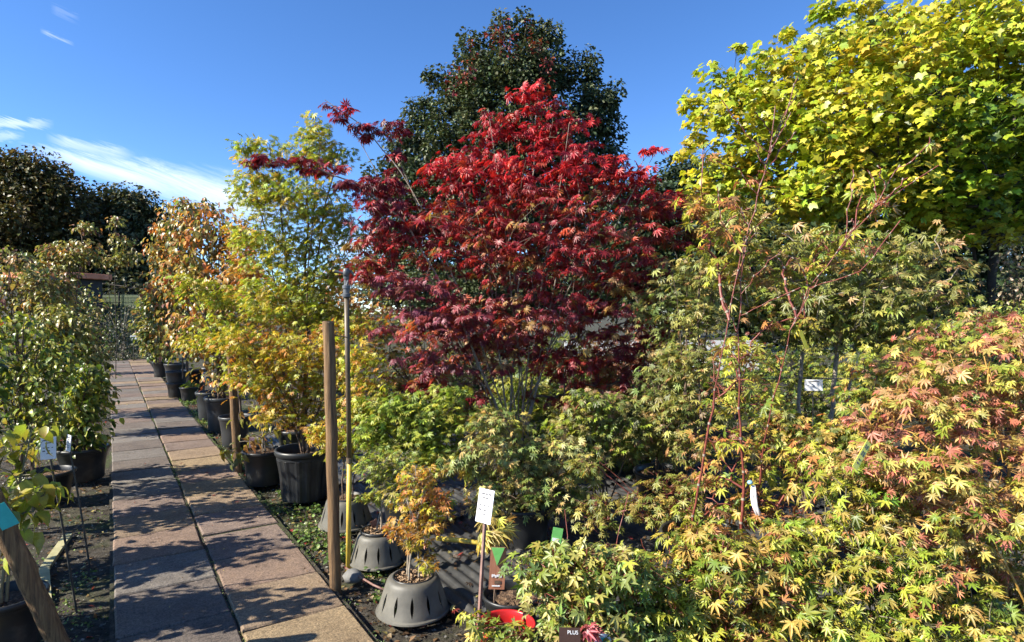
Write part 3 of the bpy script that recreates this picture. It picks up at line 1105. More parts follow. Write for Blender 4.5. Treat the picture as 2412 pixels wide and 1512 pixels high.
pb = G(790, 1392, -.03)
round_post('timber_post', 'tall brown round timber post beside the path edge', pb, P(774, 757, pb.y + .05), .036)
p2 = G(561, 1116, -.03)
round_post('timber_post', 'shorter timber post farther along between the pots', p2, P(544, 838, p2.y), .041)
p3 = P(172, 1560, 2.95)
p3.z = -.05
round_post('timber_stake', 'thick leaning timber stake in the front left corner', p3, P(-40, 1130, 2.72), .043)
tt = empty('plant_tag', tuple(P(8, 1216, 2.70)))
tag(tt, 'teal strip tag on the leaning stake at the left edge', 'tag')
tg = MB().box((0, 0, 0), (.075, .002, .115)).build('strip', M_TEAL, tt)
tg.rotation_euler = (R(12), R(-24), R(8))

pp = G(820, 1337, -.02)
pr = empty('water_pipe', tuple(pp))
tag(pr, 'upright yellow and brown water pipe topped by a sprinkler head', 'pipe')
ptop = P(816, 690, pp.y) - pp
pmid = P(823, 1085, pp.y) - pp
MB().tube([(0, 0, -.03), pmid * .5, pmid], .0165, 12).build('lower_pipe', M_YPIPE, pr, smooth=True)
MB().tube([pmid - Vector((0, 0, .01)), pmid * .4 + ptop * .6, ptop], .017, 12).build('upper_pipe', M_BPIPE, pr, smooth=True)
MB().tube([pmid + Vector((0, 0, -.015)), pmid + Vector((0, 0, .02))], .022, 12).build('joint_collar', M_BPIPE, pr)
MB().lathe([(.024, -.03), (.028, -.025), (.028, -.005), (.022, 0), (.022, .025), (.027, .03), (.027, .05), (.016, .055), (.016, .09), (.02, .095), (.02, .11)], 16, c=tuple(ptop)).build('threaded_fitting', M_FITTING, pr, smooth=False)
hd = ptop + Vector((0, 0, .11))
sh = MB().lathe([(.0, .0), (.022, .002), (.024, .03), (.02, .052), (.014, .056), (0, .057)], 16, c=tuple(hd)).build('sprinkler_head', M_FITTING, pr, smooth=True)
MB().tube([hd + Vector((0, 0, .02)), hd + Vector((-.045, -.01, .028)), hd + Vector((-.075, -.015, .033))], [.008, .009, .011], 8).build('nozzle', M_FITTING, sh)
MB().tube([hd + Vector((0, 0, .04)), hd + Vector((.03, 0, .035)), hd + Vector((.05, .0, .012)), hd + Vector((.062, 0, .01))], [.012, .010, .008, .012], 8).build('swing_arm', M_FITTING, sh)
MB().tube([hd + Vector((.02, 0, .03)), hd + Vector((.012, -.012, -.03)), hd + Vector((.005, -.016, -.06))], .004, 6).build('spring', M_FITTING, sh)
tw = empty('tie_wire', tuple(P(785, 790, 3.85)))
tag(tw, 'thin wire tying the tall post to the pipe', 'wire')
MB().tube([(0, 0, 0), (.05, .08, -.012), P(818, 795, pp.y - .02) - P(785, 790, 3.85)], .0035, 6).build('strand', M_WIRE, tw)

hp = [G(843, 1318, .03), G(848, 1312, .05), G(856, 1300, .05), G(868, 1296, .03)]
tag(MB().tube(hp, .016, 10).build('pipe_stub', M_YPIPE, smooth=True), 'short yellow pipe stub curving behind the pot stand', 'pipe')
hp = [P(1030, 1268, 4.45), P(1085, 1273, 4.35), P(1140, 1280, 4.25)]
tag(MB().tube(hp, .017, 10).build('yellow_pipe', M_YPIPE, smooth=True), 'yellow pipe lying level above the black sheets', 'pipe')
hp = [G(815, 1338, .02), G(850, 1360, .03), G(880, 1378, .03), G(912, 1392, .02)]
tag(MB().tube(hp, .007, 8).build('feed_hose', M_STAKE, smooth=True), 'thin brown feed hose at the foot of the pipe', 'hose')
st_ = MB()
rk = G(832, 1362, .0)
tag(MB().lathe([(0, -.02), (.05, -.015), (.062, .015), (.045, .045), (.02, .056), (0, .058)], 10, mod=lambda a, j: 1 + .16 * math.sin(2 * a + j), c=tuple(rk)).build('stone', M_STONE, smooth=True), 'rounded pale stone at the foot of the pipe', 'stone')

# ------------------------------------------------------------------ pots


def pot(label, c, r, h, mat, ribs=0, group=None, taper=.8, name='plant_pot', soil_drop=.05, smooth_rim=True, parts=True):
    o = empty(name, (c[0], c[1], 0.0), random.uniform(0, 6))
    tag(o, label, 'pot', group)
    if ribs:
        md = lambda a, j: 1 + (.022 if j < 4 else .0) * (1 if math.sin(a * ribs) > .1 else -1)
    else:
        md = None
    b = MB().lathe([(r * taper * .97, 0), (r * taper, .01), (r * (taper * .55 + .42), h * .5), (r * .955, h * .82), (r * .965, h * .825), (r * .97, h * .9)], 64 if ribs else 40, md)
    b.add([(r * taper * .9 * math.cos(a), r * taper * .9 * math.sin(a), .006) for a in np.linspace(0, 2 * math.pi, 24, endpoint=False)], [tuple(range(24))])
    b.build('body', mat, o, smooth=not ribs)
    MB().lathe([(r * .965, h * .87), (r * 1.0, h * .88), (r * 1.035, h * .91), (r * 1.045, h * .965), (r * 1.02, h), (r * .975, h * 1.0), (r * .94, h * .97), (r * .92, h * .80), (r * .9, h * .7)], 48).build('rim', mat, o, smooth=True)
    sv, sf = [], []
    nr, ns = 6, 24
    sv.append((0, 0, h - soil_drop + .012))
    for i in range(1, nr + 1):
        for k in range(ns):
            a = 2 * math.pi * k / ns
            rr = r * .93 * i / nr
            sv.append((rr * math.cos(a), rr * math.sin(a), h - soil_drop + random.gauss(0, .006)))
    for k in range(ns):
        sf.append((0, 1 + k, 1 + (k + 1) % ns))
    for i in range(nr - 1):
        for k in range(ns):
            a, b_ = 1 + i * ns + k, 1 + i * ns + (k + 1) % ns
            sf.append((a, a + ns, b_ + ns, b_))
    MB().add(sv, sf).build('soil', M_SOIL, o)
    return o


def chips(parent, r, z, n, seed):
    rr = np.random.default_rng(seed)
    th = rr.random(n) * 2 * np.pi
    q = np.sqrt(rr.random(n)) * r
    pos = np.stack([np.cos(th) * q, np.sin(th) * q, z + rr.random(n) * .012], 1)
    M = rot_frames(rr.normal(0, 1, (n, 3)) * [1, 1, .3], np.array([0, 0, 1.0]) + rr.normal(0, .5, (n, 3)))
    V, F = leaf_verts('small', M, pos, .018 + .016 * rr.random(n))
    tag(link('bark_chips', fast_mesh('bark_chips', V, F, M_CHIP), parent), kind='stuff')


def stand(label, c, r, h):
    """conical anti tip stand with lens shaped slots"""
    o = empty('pot_stand', (c[0], c[1], 0.0), random.uniform(0, 6))
    tag(o, label, 'pot stand', 'slotted grey pot stands')
    prof = [(1.06, 0.0), (1.055, .03), (1.0, .06), (.975, .14), (.945, .24), (.915, .34), (.885, .44), (.855, .54), (.825, .64), (.795, .73), (.775, .80), (.75, .88), (.71, .95), (.66, .985), (.60, 1.0), (.585, .96)]
    ns = 12
    half = math.pi / ns
    vs, fs = [], []
    nc = 6

    def hw(z):
        u = (z - .2) / (.7 - .2)
        return 0 if u <= 0 or u >= 1 else .2 * math.sin(u * math.pi) ** .8
    for (pr_, z) in prof:
        for s in range(ns):
            c0 = 2 * half * s
            h_ = hw(z)
            for f in (-1, -.62, -h_, h_, .62):
                a = c0 + f * half
                bul = 1 + .004 * math.cos((f) * math.pi) * (.1 < z < .8)
                vs.append((pr_ * r * bul * math.cos(a), pr_ * r * bul * math.sin(a), z * h))
    K = ns * 5
    for j in range(len(prof) - 1):
        for s in range(ns):
            for f in range(5):
                if f == 2:
                    z0, z1 = hw(prof[j][1]), hw(prof[j + 1][1])
                    continue
                a = s * 5 + f
                b = (s * 5 + f + 1) % K
                fs.append((j * K + a, j * K + b, (j + 1) * K + b, (j + 1) * K + a))
            # close the middle column where there is no slot
            if hw(prof[j][1]) == 0 and hw(prof[j + 1][1]) == 0:
                pass
    ob = MB().add(vs, fs).build('shell', M_STAND, o, smooth=True)
    wd = ob.modifiers.new('weld', 'WELD')
    wd.merge_threshold = .0006
    sd = ob.modifiers.new('solid', 'SOLIDIFY')
    sd.thickness = -.006
    es_ = ob.modifiers.new('edges', 'EDGE_SPLIT')
    es_.split_angle = R(40)
    return o


G1 = 'black nursery pots along the path'
pbig = P(716, 900, 5.65)
pot('large black ribbed pot nearest the path on the right side', (pbig.x, 5.65), .25, .46, M_BLACKPOT, ribs=14, taper=.78, soil_drop=.09)
q = P(621, 900, 6.15)
pot('plain black pot with mossy soil just behind the large ribbed pot', (q.x, 6.15), .20, .335, M_BLACKPOT, taper=.84, soil_drop=.03, group=G1)
q = P(540, 900, 7.9)
pot('grey rimmed pot half hidden by the shorter post', (q.x + .07, 7.9), .19, .38, M_GREYPOT, group=G1)
q = P(519, 900, 9.0)
pot('tall grey black pot with pale sunlit rim', (q.x + .04, 9.0), .25, .48, M_GREYPOT, group=G1)
q = P(489, 900, 9.9)
pot('grey black pot with side handle just behind the tall pale rimmed pot', (q.x + .05, 9.9), .22, .44, M_GREYPOT, group=G1)
q = P(446, 900, 12.0)
pot('small black pot with a lime seedling beside the path', (q.x, 12.0), .17, .26, M_BLACKPOT, group=G1)
q = P(417, 900, 12.4)
pot('black pot stacked under another beside the path', (q.x, 12.4), .19, .30, M_BLACKPOT, group=G1)
pot2 = pot('grey pot set inside the black pot beside the path', (q.x, 12.4), .20, .27, M_GREYPOT, group=G1)
pot2.location.z = .26
q = P(447, 900, 13.0)
pot('black pot behind the lime seedling pot', (q.x + .1, 13.0), .24, .52, M_BLACKPOT, group=G1)
q = P(413, 900, 15.6)
pot('second farthest black pot along the path', (q.x, 15.6), .25, .42, M_GREYPOT, group=G1)
q = P(381, 900, 16.4)
pot('farthest black pot at the end of the row', (q.x, 16.4), .22, .40, M_BLACKPOT, group=G1)
q = P(205, 900, 6.3)
pot('black pot in shade at the left edge of the path', (q.x - .05, 6.3), .23, .33, M_BLACKPOT)
q = P(120, 900, 5.6)
pot('low black pot in shade left of the path, nearer the camera', (q.x - .05, 5.6), .22, .26, M_BLACKPOT)
q = P(8, 900, 3.05)
pot('black pot cut by the left edge in the front corner', (q.x, 3.05), .17, .30, M_BLACKPOT)

cA = P(972, 900, 3.52)
stand('grey slotted pot stand nearest the camera, beside the path', (cA.x, 3.52), .195, .185)
o = pot('black pot of bark mulch inside the nearest grey stand', (cA.x, 3.52), .113, .195, M_BLACKPOT, soil_drop=.022)
chips(o, .1, .176, 220, 3)
cB = P(889, 900, 4.22)
stand('pale sunlit grey slotted pot stand behind the nearest one', (cB.x, 4.22), .178, .19)
o = pot('black pot of bark mulch inside the pale sunlit stand', (cB.x, 4.22), .113, .215, M_BLACKPOT, soil_drop=.022)
chips(o, .1, .196, 200, 4)
cC = P(814, 900, 4.95)
stand('shaded grey slotted pot stand behind the tall post', (cC.x, 4.95), .20, .21)
o = pot('black pot inside the shaded stand behind the tall post', (cC.x, 4.95), .125, .225, M_BLACKPOT, soil_drop=.022)

q = P(1192, 900, 2.8)
pot('bright red pot under the front light green maple', (q.x, 2.88), .135, .24, M_REDPOT, soil_drop=.07)
q = P(1205, 900, 3.22)
pot('black pot behind the red pot', (q.x, 3.22), .15, .23, M_BLACKPOT)
q = P(1330, 900, 2.62)
pot('black pot below the front light green maple', (q.x, 2.62), .16, .24, M_BLACKPOT)
q = P(1240, 900, 2.5)
pot('red rimmed pot cut by the bottom edge of the picture', (q.x, 2.5), .12, .17, M_REDPOT)
q = P(1630, 900, 3.75)
pot('large black pot of the red stemmed maple', (q.x + .08, 3.75), .26, .36, M_BLACKPOT)
q = P(1640, 900, 2.7)
pot('black pot hidden under yellow green leaves at the bottom', (q.x, 2.7), .18, .25, M_BLACKPOT)
q = P(2060, 900, 2.65)
pot('grey pot glimpsed at the bottom among salmon leaves', (q.x, 2.65), .2, .28, M_STAND)
q = P(2360, 900, 2.9)
pot('black pot under the salmon maple at the right', (q.x, 2.9), .22, .3, M_BLACKPOT)
q = P(1240, 900, 6.05)
pot('brown black pot at the foot of the red maple', (q.x, 6.05), .30, .40, M_BLACKPOT)
q = P(1235, 900, 4.5)
pot('black pot under the pale yellow maple in the middle', (q.x, 4.5), .2, .3, M_BLACKPOT)
q = P(960, 900, 4.75)
pot('black pot under the bright lime maple', (q.x, 4.75), .2, .3, M_BLACKPOT)
q = P(1925, 900, 6.1)
pot('wide black pot under the olive maple with pale trunks', (q.x, 6.1), .4, .42, M_BLACKPOT)
q = P(1560, 900, 5.4)
pot('black pot in shade under the grey green maple', (q.x, 5.4), .24, .32, M_BLACKPOT)
q = P(705, 900, 6.95)
pot('black pot of the tall yellow maple, behind the ribbed pot', (q.x, 6.95), .24, .4, M_BLACKPOT)

# ------------------------------------------------------------------ maples and shrubs
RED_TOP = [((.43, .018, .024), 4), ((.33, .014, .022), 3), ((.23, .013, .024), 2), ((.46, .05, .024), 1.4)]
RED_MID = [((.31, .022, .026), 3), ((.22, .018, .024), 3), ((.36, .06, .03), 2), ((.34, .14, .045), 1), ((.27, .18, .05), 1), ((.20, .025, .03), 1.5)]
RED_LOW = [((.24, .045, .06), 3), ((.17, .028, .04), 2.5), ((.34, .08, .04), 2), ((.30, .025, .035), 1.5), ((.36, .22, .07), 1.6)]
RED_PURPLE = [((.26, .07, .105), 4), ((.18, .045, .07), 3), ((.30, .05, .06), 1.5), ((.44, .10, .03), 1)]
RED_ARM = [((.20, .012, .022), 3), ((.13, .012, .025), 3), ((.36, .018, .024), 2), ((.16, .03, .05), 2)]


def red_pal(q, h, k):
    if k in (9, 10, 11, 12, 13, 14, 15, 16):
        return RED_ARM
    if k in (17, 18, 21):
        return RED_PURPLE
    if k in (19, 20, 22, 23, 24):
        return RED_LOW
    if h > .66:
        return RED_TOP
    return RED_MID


plant('japanese_maple', 'large crimson red maple filling the middle of the picture', 'maple', 1222, 6.0, .34,
      [(1255, 222, 0, 55, 38), (1180, 300, 0, 85, 55), (1320, 320, 0, 90, 60), (1220, 430, -.1, 230, 80), (1230, 560, -.1, 320, 110), (1460, 410, 0, 90, 45), (1535, 350, 0, 28, 16, .1, 2), (1590, 550, .1, 65, 24, .2, 2), (1470, 660, 0, 130, 70),
       (640, 378, -.3, 55, 14, .1, 4), (745, 388, -.3, 75, 17, .15, 3.6), (800, 255, -.1, 42, 24, .1, 3), (865, 300, -.1, 40, 18, .1, 3), (925, 300, 0, 34, 24, .12, 2.6), (930, 370, 0, 30, 28, .12, 2.6), (870, 435, -.2, 85, 24, .25, 2.2), (930, 510, -.1, 100, 45, .4, 1.4),
       (950, 670, -.5, 115, 30, .3, 1.3), (1010, 750, -.4, 140, 45), (1210, 730, -.2, 220, 60), (1420, 750, 0, 150, 55), (1030, 850, -.2, 100, 35), (1185, 862, -.3, 26, 18), (1480, 840, 0, 100, 45), (1160, 800, .2, 180, 50), (1330, 850, 0, 120, 40), (1540, 480, .1, 75, 40, .4, 1.3), (880, 640, -.4, 60, 30, .3, 1.3), (1560, 670, .1, 70, 50), (1100, 400, 0, 90, 60), (900, 580, -.2, 70, 50), (1000, 905, -.2, 60, 22, .3, .8), (1110, 920, -.1, 70, 20, .3, .6), (1310, 930, 0, 90, 22, .3, .6), (1440, 900, 0, 80, 25, .3, .7), (1560, 780, .1, 60, 40, .3, .8)],
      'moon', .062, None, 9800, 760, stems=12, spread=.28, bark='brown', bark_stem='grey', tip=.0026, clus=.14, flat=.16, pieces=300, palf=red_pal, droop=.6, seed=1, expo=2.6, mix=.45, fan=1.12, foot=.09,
      explicit=[[P(1200, 1010, 6.0), P(1130, 800, 5.9), P(1030, 560, 5.9), P(945, 405, 5.9), P(860, 300, 5.9), P(765, 235, 5.9)], [P(1190, 1010, 5.9), P(1080, 740, 5.8), P(960, 530, 5.75), P(850, 435, 5.7), P(720, 388, 5.7), P(590, 385, 5.7)],
                [P(1240, 1010, 6.0), P(1290, 820, 6.0), P(1420, 640, 6.05), P(1530, 570, 6.1), P(1640, 535, 6.1)], [P(1235, 1010, 6.0), P(1330, 700, 6.0), P(1440, 480, 6.0), P(1540, 345, 6.0)]])

plant('japanese_maple', 'tall airy yellow green maple left of the red one', 'maple', 705, 6.95, .34,
      [(600, 345, 0, 45, 30), (610, 430, 0, 70, 50), (740, 300, 0, 30, 35), (740, 360, 0, 90, 40), (690, 460, 0, 130, 60), (640, 570, 0, 100, 70), (790, 545, .1, 65, 75), (680, 690, 0, 120, 70), (790, 640, 0, 60, 40), (740, 740, 0, 90, 40)],
      'maple_lo', .052, YELLOW + LIME[:2], 7200, 360, stems=5, spread=.25, bark='brown', tip=.0026, clus=.13, seed=2, pieces=0)

plant('japanese_maple', 'bushy golden maple spilling over the large ribbed pot', 'maple', 716, 5.65, .38,
      [(710, 830, 0, 130, 60), (560, 800, -.1, 100, 35), (800, 790, .2, 55, 50), (640, 880, 0, 110, 60), (760, 900, 0, 90, 70), (690, 960, 0, 90, 40), (760, 1020, -.25, 35, 18)],
      'maple_lo', .042, [((.48, .36, .03), 3), ((.47, .22, .035), 2), ((.38, .38, .03), 3), ((.28, .33, .03), 1.5)], 4200, 210, stems=7, spread=.14, bark='brown', tip=.0024, clus=.11, seed=3, pieces=120)

plant('dogwood', 'sparse leggy dogwood with drooping brown green leaves in plain pot', 'shrub', 622, 6.15, .3,
      [(600, 1000, 0, 60, 50), (545, 1055, -.25, 30, 20), (660, 1000, 0, 40, 40), (590, 1040, -.3, 25, 15), (620, 930, 0, 60, 40)],
      'droopy', .085, [((.17, .17, .04), 3), ((.28, .24, .05), 2), ((.25, .13, .05), 1.5)], 95, 26, stems=4, spread=.1, bark='grey', tip=.0028, clus=.08, flat=.5, pieces=95, mat=M_GLOSS, droop=1.1, seed=4)

plant('dogwood', 'orange and olive dogwood growing from the tall pale rimmed pot', 'shrub', 522, 9.0, .42,
      [(480, 540, 0, 70, 60), (540, 560, 0, 50, 60), (450, 640, 0, 70, 60), (530, 690, 0, 80, 80), (470, 770, 0, 80, 70), (520, 860, 0, 50, 60), (560, 620, 0, 50, 60)],
      'ovate', .085, ORANGE + OLIVE, 4200, 300, stems=6, spread=.2, bark='brown', tip=.0036, clus=.16, flat=.5, mat=M_GLOSS, droop=.9, seed=5)
plant('dogwood', 'orange brown dogwood with drooping top leaves against the cloud', 'shrub', 440, 12.2, .4,
      [(455, 490, 0, 60, 22), (420, 540, 0, 55, 45), (385, 600, 0, 45, 40), (430, 640, 0, 65, 55), (400, 690, 0, 50, 50), (415, 770, 0, 50, 50)],
      'ovate', .10, ORANGE + OLIVE[:3], 3600, 260, stems=5, spread=.25, bark='brown', tip=.0045, clus=.2, flat=.5, mat=M_GLOSS, droop=.9, seed=6)
plant('dogwood', 'green shrub at the far end of the pot row', 'shrub', 378, 16, .38,
      [(365, 720, 0, 30, 40), (380, 800, 0, 35, 40), (360, 770, 0, 30, 30)],
      'ovate', .12, GREEN + OLIVE, 2200, 150, stems=4, spread=.2, bark='brown', tip=.005, clus=.22, flat=.5, mat=M_GLOSS, seed=7)
plant('japanese_maple', 'lime yellow maple with layered sprays left of the golden bush', 'maple', 565, 7.6, .35,
      [(455, 665, -.1, 60, 20), (500, 700, 0, 70, 25), (530, 745, 0, 80, 30), (500, 800, 0, 70, 30), (600, 740, 0, 60, 50), (580, 830, 0, 60, 40)],
      'maple_lo', .05, [((.36, .42, .03), 3), ((.26, .37, .03), 2), ((.46, .42, .05), 2)], 1700, 110, stems=4, spread=.2, bark='brown', tip=.003, clus=.13, seed=8)
plant('japanese_maple', 'orange tinted maple behind the tall yellow one', 'maple', 640, 8.2, .35,
      [(575, 560, 0, 40, 40), (570, 640, 0, 60, 60), (620, 700, 0, 60, 60), (830, 640, .3, 70, 40), (850, 720, .2, 60, 50), (780, 720, .3, 60, 60), (650, 780, 0, 90, 50)],
      'maple_lo', .055, ORANGE[:2] + GOLD, 2500, 170, stems=5, spread=.3, bark='brown', tip=.003, clus=.16, seed=9)

plant('japanese_maple', 'bright lime green maple behind the small orange one', 'maple', 960, 4.75, .28,
      [(940, 955, 0, 100, 30), (900, 1010, 0, 80, 50), (1010, 1000, 0, 90, 50), (1060, 925, 0, 40, 20), (960, 1060, 0, 110, 40), (1040, 1070, 0, 50, 40)],
      'maple_lo', .046, LIME, 3300, 170, stems=6, spread=.12, bark='brown', tip=.0024, clus=.1, seed=10, pieces=120)
plant('japanese_maple', 'small yellow green maple in the pale sunlit stand', 'maple', 893, 4.22, .2,
      [(885, 1090, 0, 55, 30), (920, 1130, 0, 55, 35), (880, 1165, 0, 35, 18), (940, 1080, 0, 40, 30)],
      'maple', .036, YGREEN + LIME[:2], 620, 60, stems=3, spread=.08, bark='grey', tip=.0022, clus=.08, seed=11, pieces=200)
plant('japanese_maple', 'yellow maple rising from the shaded stand behind the pipe', 'maple', 818, 4.95, .21,
      [(850, 860, 0, 50, 60), (840, 960, 0, 55, 60), (800, 1040, 0, 50, 40), (880, 920, 0, 40, 40), (750, 1010, -.1, 25, 20)],
      'maple_lo', .04, YELLOW + GOLD[:1], 1300, 95, stems=4, spread=.1, bark='brown', tip=.0022, clus=.09, seed=12)
plant('japanese_maple', 'small orange gold maple in the nearest grey stand', 'maple', 976, 3.52, .18,
      [(990, 1120, 0, 45, 30), (1005, 1175, 0, 70, 30), (985, 1225, 0, 70, 28), (935, 1240, 0, 30, 10), (1015, 1315, -.03, 20, 10), (975, 1270, 0, 40, 15), (1045, 1195, 0, 25, 20)],
      'maple', .034, GOLD[:3] + YELLOW[:3], 760, 90, stems=3, spread=.06, bark='grey', tip=.002, clus=.062, seed=13, pieces=260)
plant('japanese_maple', 'pale yellow maple with gold leaf tips in the middle foreground', 'maple', 1235, 4.5, .26,
      [(1165, 985, 0, 70, 30), (1195, 1060, 0, 110, 50), (1320, 1075, 0, 70, 50), (1240, 1130, 0, 130, 50), (1085, 1080, -.1, 30, 25), (1300, 1180, 0, 100, 40), (1170, 1190, 0, 60, 30)],
      'maple', .045, PALEG + [((.50, .44, .12), 2), ((.48, .34, .12), 1)], 2700, 200, stems=7, spread=.1, bark='brown', tip=.0024, clus=.085, seed=14, pieces=280)

plant('feathery_maple', 'feathery pale yellow leaf head below the bright white sign', 'maple', 1172, 3.2, .2,
      [(1165, 1235, 0, 36, 16, .05), (1150, 1250, 0, 20, 12, .05)], 'feather', .085, [((.52, .47, .12), 3), ((.46, .44, .10), 2), ((.5, .38, .12), 1)], 34, 10, stems=2, spread=.04, bark='brown', tip=.0022, clus=.04, flat=.4, seed=61, pieces=34, droop=.9)
plant('feathery_maple', 'feathery yellow topped maple between the lime and pale yellow maples', 'maple', 1170, 4.7, .28,
      [(1145, 975, 0, 45, 16), (1200, 1000, 0, 50, 14), (1060, 1075, -.1, 30, 14), (1100, 1100, -.1, 25, 12), (1280, 1045, 0, 50, 14), (1370, 1095, -.1, 35, 22)], 'feather', .08, [((.50, .46, .10), 3), ((.42, .44, .07), 2), ((.5, .36, .14), 1)], 150, 44, stems=5, spread=.12, bark='brown', tip=.0022, clus=.06, flat=.4, seed=62, pieces=150, droop=.9)

plant('japanese_maple', 'rosy pink maple leaves low at the bottom edge', 'maple', 1400, 2.5, .12,
      [(1395, 1465, 0, 25, 14), (1365, 1498, 0, 30, 12), (1440, 1500, 0, 25, 12)], 'maple', .05, [((.44, .13, .13), 3), ((.40, .09, .10), 2), ((.42, .24, .12), 1)], 36, 12, stems=3, spread=.04, bark='red', tip=.002, clus=.04, flat=.3, seed=63, pieces=36)

fr_ = [[P(1520, 1512, 2.75), P(1515, 1420, 2.75), P(1520, 1330, 2.75), P(1510, 1270, 2.75)], [P(1430, 1500, 2.8), P(1440, 1380, 2.8), P(1450, 1280, 2.8), P(1480, 1160, 2.85)], [P(1440, 1512, 2.75), P(1340, 1330, 2.9), P(1330, 1200, 3.0)]]
plant('japanese_maple', 'light green maple with thin red stems at the bottom centre', 'maple', 1335, 2.65, .2,
      [(1310, 1320, .05, 95, 45), (1440, 1330, 0, 110, 60), (1190, 1500, -.1, 70, 12), (1390, 1440, 0, 110, 60), (1340, 1390, 0, 100, 45), (1110, 1440, 0, 18, 10), (1490, 1460, 0, 80, 40)],
      'star', .043, PALEG + YGREEN + [((.17, .25, .05), 1.5)], 1700, 140, stems=4, spread=.12, bark='red', bark_stem='red', tip=.002, flat=.18, clus=.095, seed=15, pieces=300, explicit=fr_)
plant('japanese_maple', 'yellow green maple with orange leaf tips at the bottom right of centre', 'maple', 1650, 2.75, .22,
      [(1640, 1280, .1, 100, 40), (1590, 1390, 0, 110, 70), (1740, 1320, 0, 110, 70), (1700, 1450, 0, 140, 60), (1850, 1400, 0, 100, 80), (1560, 1480, -.05, 90, 40), (1860, 1480, 0, 100, 40), (1850, 1260, .15, 80, 30)],
      'maple', .052, TIPPED, 1900, 140, stems=6, spread=.14, bark='red', tip=.002, flat=.16, clus=.11, seed=16, pieces=300)

c1 = [P(1618, 1330, 3.75), P(1640, 1180, 3.74), P(1662, 1040, 3.72), P(1690, 880, 3.7), P(1715, 760, 3.7), P(1745, 600, 3.7), P(1785, 460, 3.7), P(1812, 360, 3.7), P(1826, 250, 3.7)]
c2 = [P(1772, 1230, 3.8), P(1800, 1040, 3.7), P(1830, 900, 3.65), P(1862, 780, 3.62), P(1905, 680, 3.6), P(1990, 570, 3.6), P(2060, 490, 3.58), P(2110, 400, 3.55)]
c3 = [P(1744, 1262, 3.72), P(1752, 1150, 3.72), P(1744, 1000, 3.72), P(1737, 850, 3.72), P(1742, 700, 3.72), P(1752, 560, 3.72)]
tw1 = [[P(1812, 360, 3.7), P(1760, 320, 3.7), P(1700, 235, 3.7)], [P(1806, 385, 3.7), P(1850, 270, 3.72), P(1880, 180, 3.74)], [P(1800, 410, 3.7), P(1850, 340, 3.72), P(1875, 310, 3.75)], [P(1785, 460, 3.7), P(1740, 400, 3.68), P(1690, 380, 3.66)],
       [P(2060, 490, 3.58), P(2130, 440, 3.55), P(2210, 390, 3.5)], [P(1990, 570, 3.6), P(2000, 470, 3.6), P(2010, 400, 3.62)], [P(1745, 600, 3.7), P(1700, 520, 3.68), P(1690, 440, 3.66)], [P(1905, 680, 3.6), P(2030, 640, 3.5), P(2120, 520, 3.5)], [P(2110, 400, 3.55), P(2150, 380, 3.5), P(2190, 335, 3.5)]]
rt = random.Random(5)
for cane, lo in ((c1, 4), (c2, 3), (c3, 3)):
    for j in range(lo, len(cane) - 1):
        for _ in range(2):
            u = rt.random()
            q0 = cane[j].lerp(cane[j + 1], u)
            dr = Vector((rt.uniform(-1, 1), rt.uniform(-.6, .6), rt.uniform(.5, 1.6))).normalized() * rt.uniform(.12, .38)
            tw1.append([q0, q0 + dr * .5 + Vector((rt.uniform(-.02, .02), 0, .01)), q0 + dr])
plant('coral_bark_maple', 'tall coral bark maple with bare red canes on the right', 'maple', 1680, 3.75, .32,
      [(1760, 830, 0.14, 90, 40), (1740, 920, 0.14, 90, 50), (1760, 1040, 0.14, 100, 50), (1700, 1120, 0.14, 70, 50), (1850, 755, 0.14, 60, 22), (1840, 1110, 0.14, 90, 60), (1880, 1060, 0.04, 70, 40), (1790, 1190, 0.14, 120, 50), (1660, 1210, 0.14, 60, 40), (1740, 620, 0.14, 70, 60), (1850, 640, 0.14, 90, 50), (1700, 480, 0.14, 40, 40, .15, .4), (2190, 340, -0.06, 15, 15, .05, .3), (1640, 480, 0.14, 50, 40, .15, .7), (1660, 360, 0.24, 30, 25, .1, .5), (1760, 480, 0.14, 50, 60, .15, .5), (1960, 590, 0.14, 60, 50, .2, .7), (2060, 480, 0.14, 40, 40, .15, .4), (1690, 560, 0.14, 60, 50, .2, .8)],
      'maple', .058, TIPPED + [((.44, .20, .09), 1.2)], 1250, 170, stems=0, bark='red', bark_stem='red', tip=.0030, clus=.09, seed=17, pieces=300, explicit=[c1, c2, c3] + tw1, expo=2.6, nodes=True)

plant('japanese_maple', 'salmon and lime maple filling the right foreground', 'maple', 2350, 2.95, .25,
      [(2190, 960, .1, 110, 70), (2330, 880, .1, 110, 90), (2120, 1090, 0, 150, 60), (2320, 1070, 0, 140, 90), (2200, 1190, -.05, 190, 60), (2380, 1220, 0, 90, 80), (2090, 1260, 0, 90, 30), (2300, 1300, 0, 120, 50), (2400, 1400, 0, 60, 90), (2400, 800, .1, 60, 60), (2480, 1000, 0, 80, 200), (2060, 990, .2, 80, 40), (2200, 860, .2, 90, 50)],
      'maple', .045, SALMON, 3500, 190, stems=7, spread=.16, bark='yellow', tip=.0024, flat=.16, clus=.125, seed=18, pieces=300,
      explicit=[[P(2412, 1420, 2.75), P(2370, 1330, 2.75), P(2320, 1230, 2.78), P(2260, 1130, 2.8)], [P(2275, 1430, 2.8), P(2268, 1330, 2.8), P(2250, 1240, 2.8)]], bark_stem='yellow')
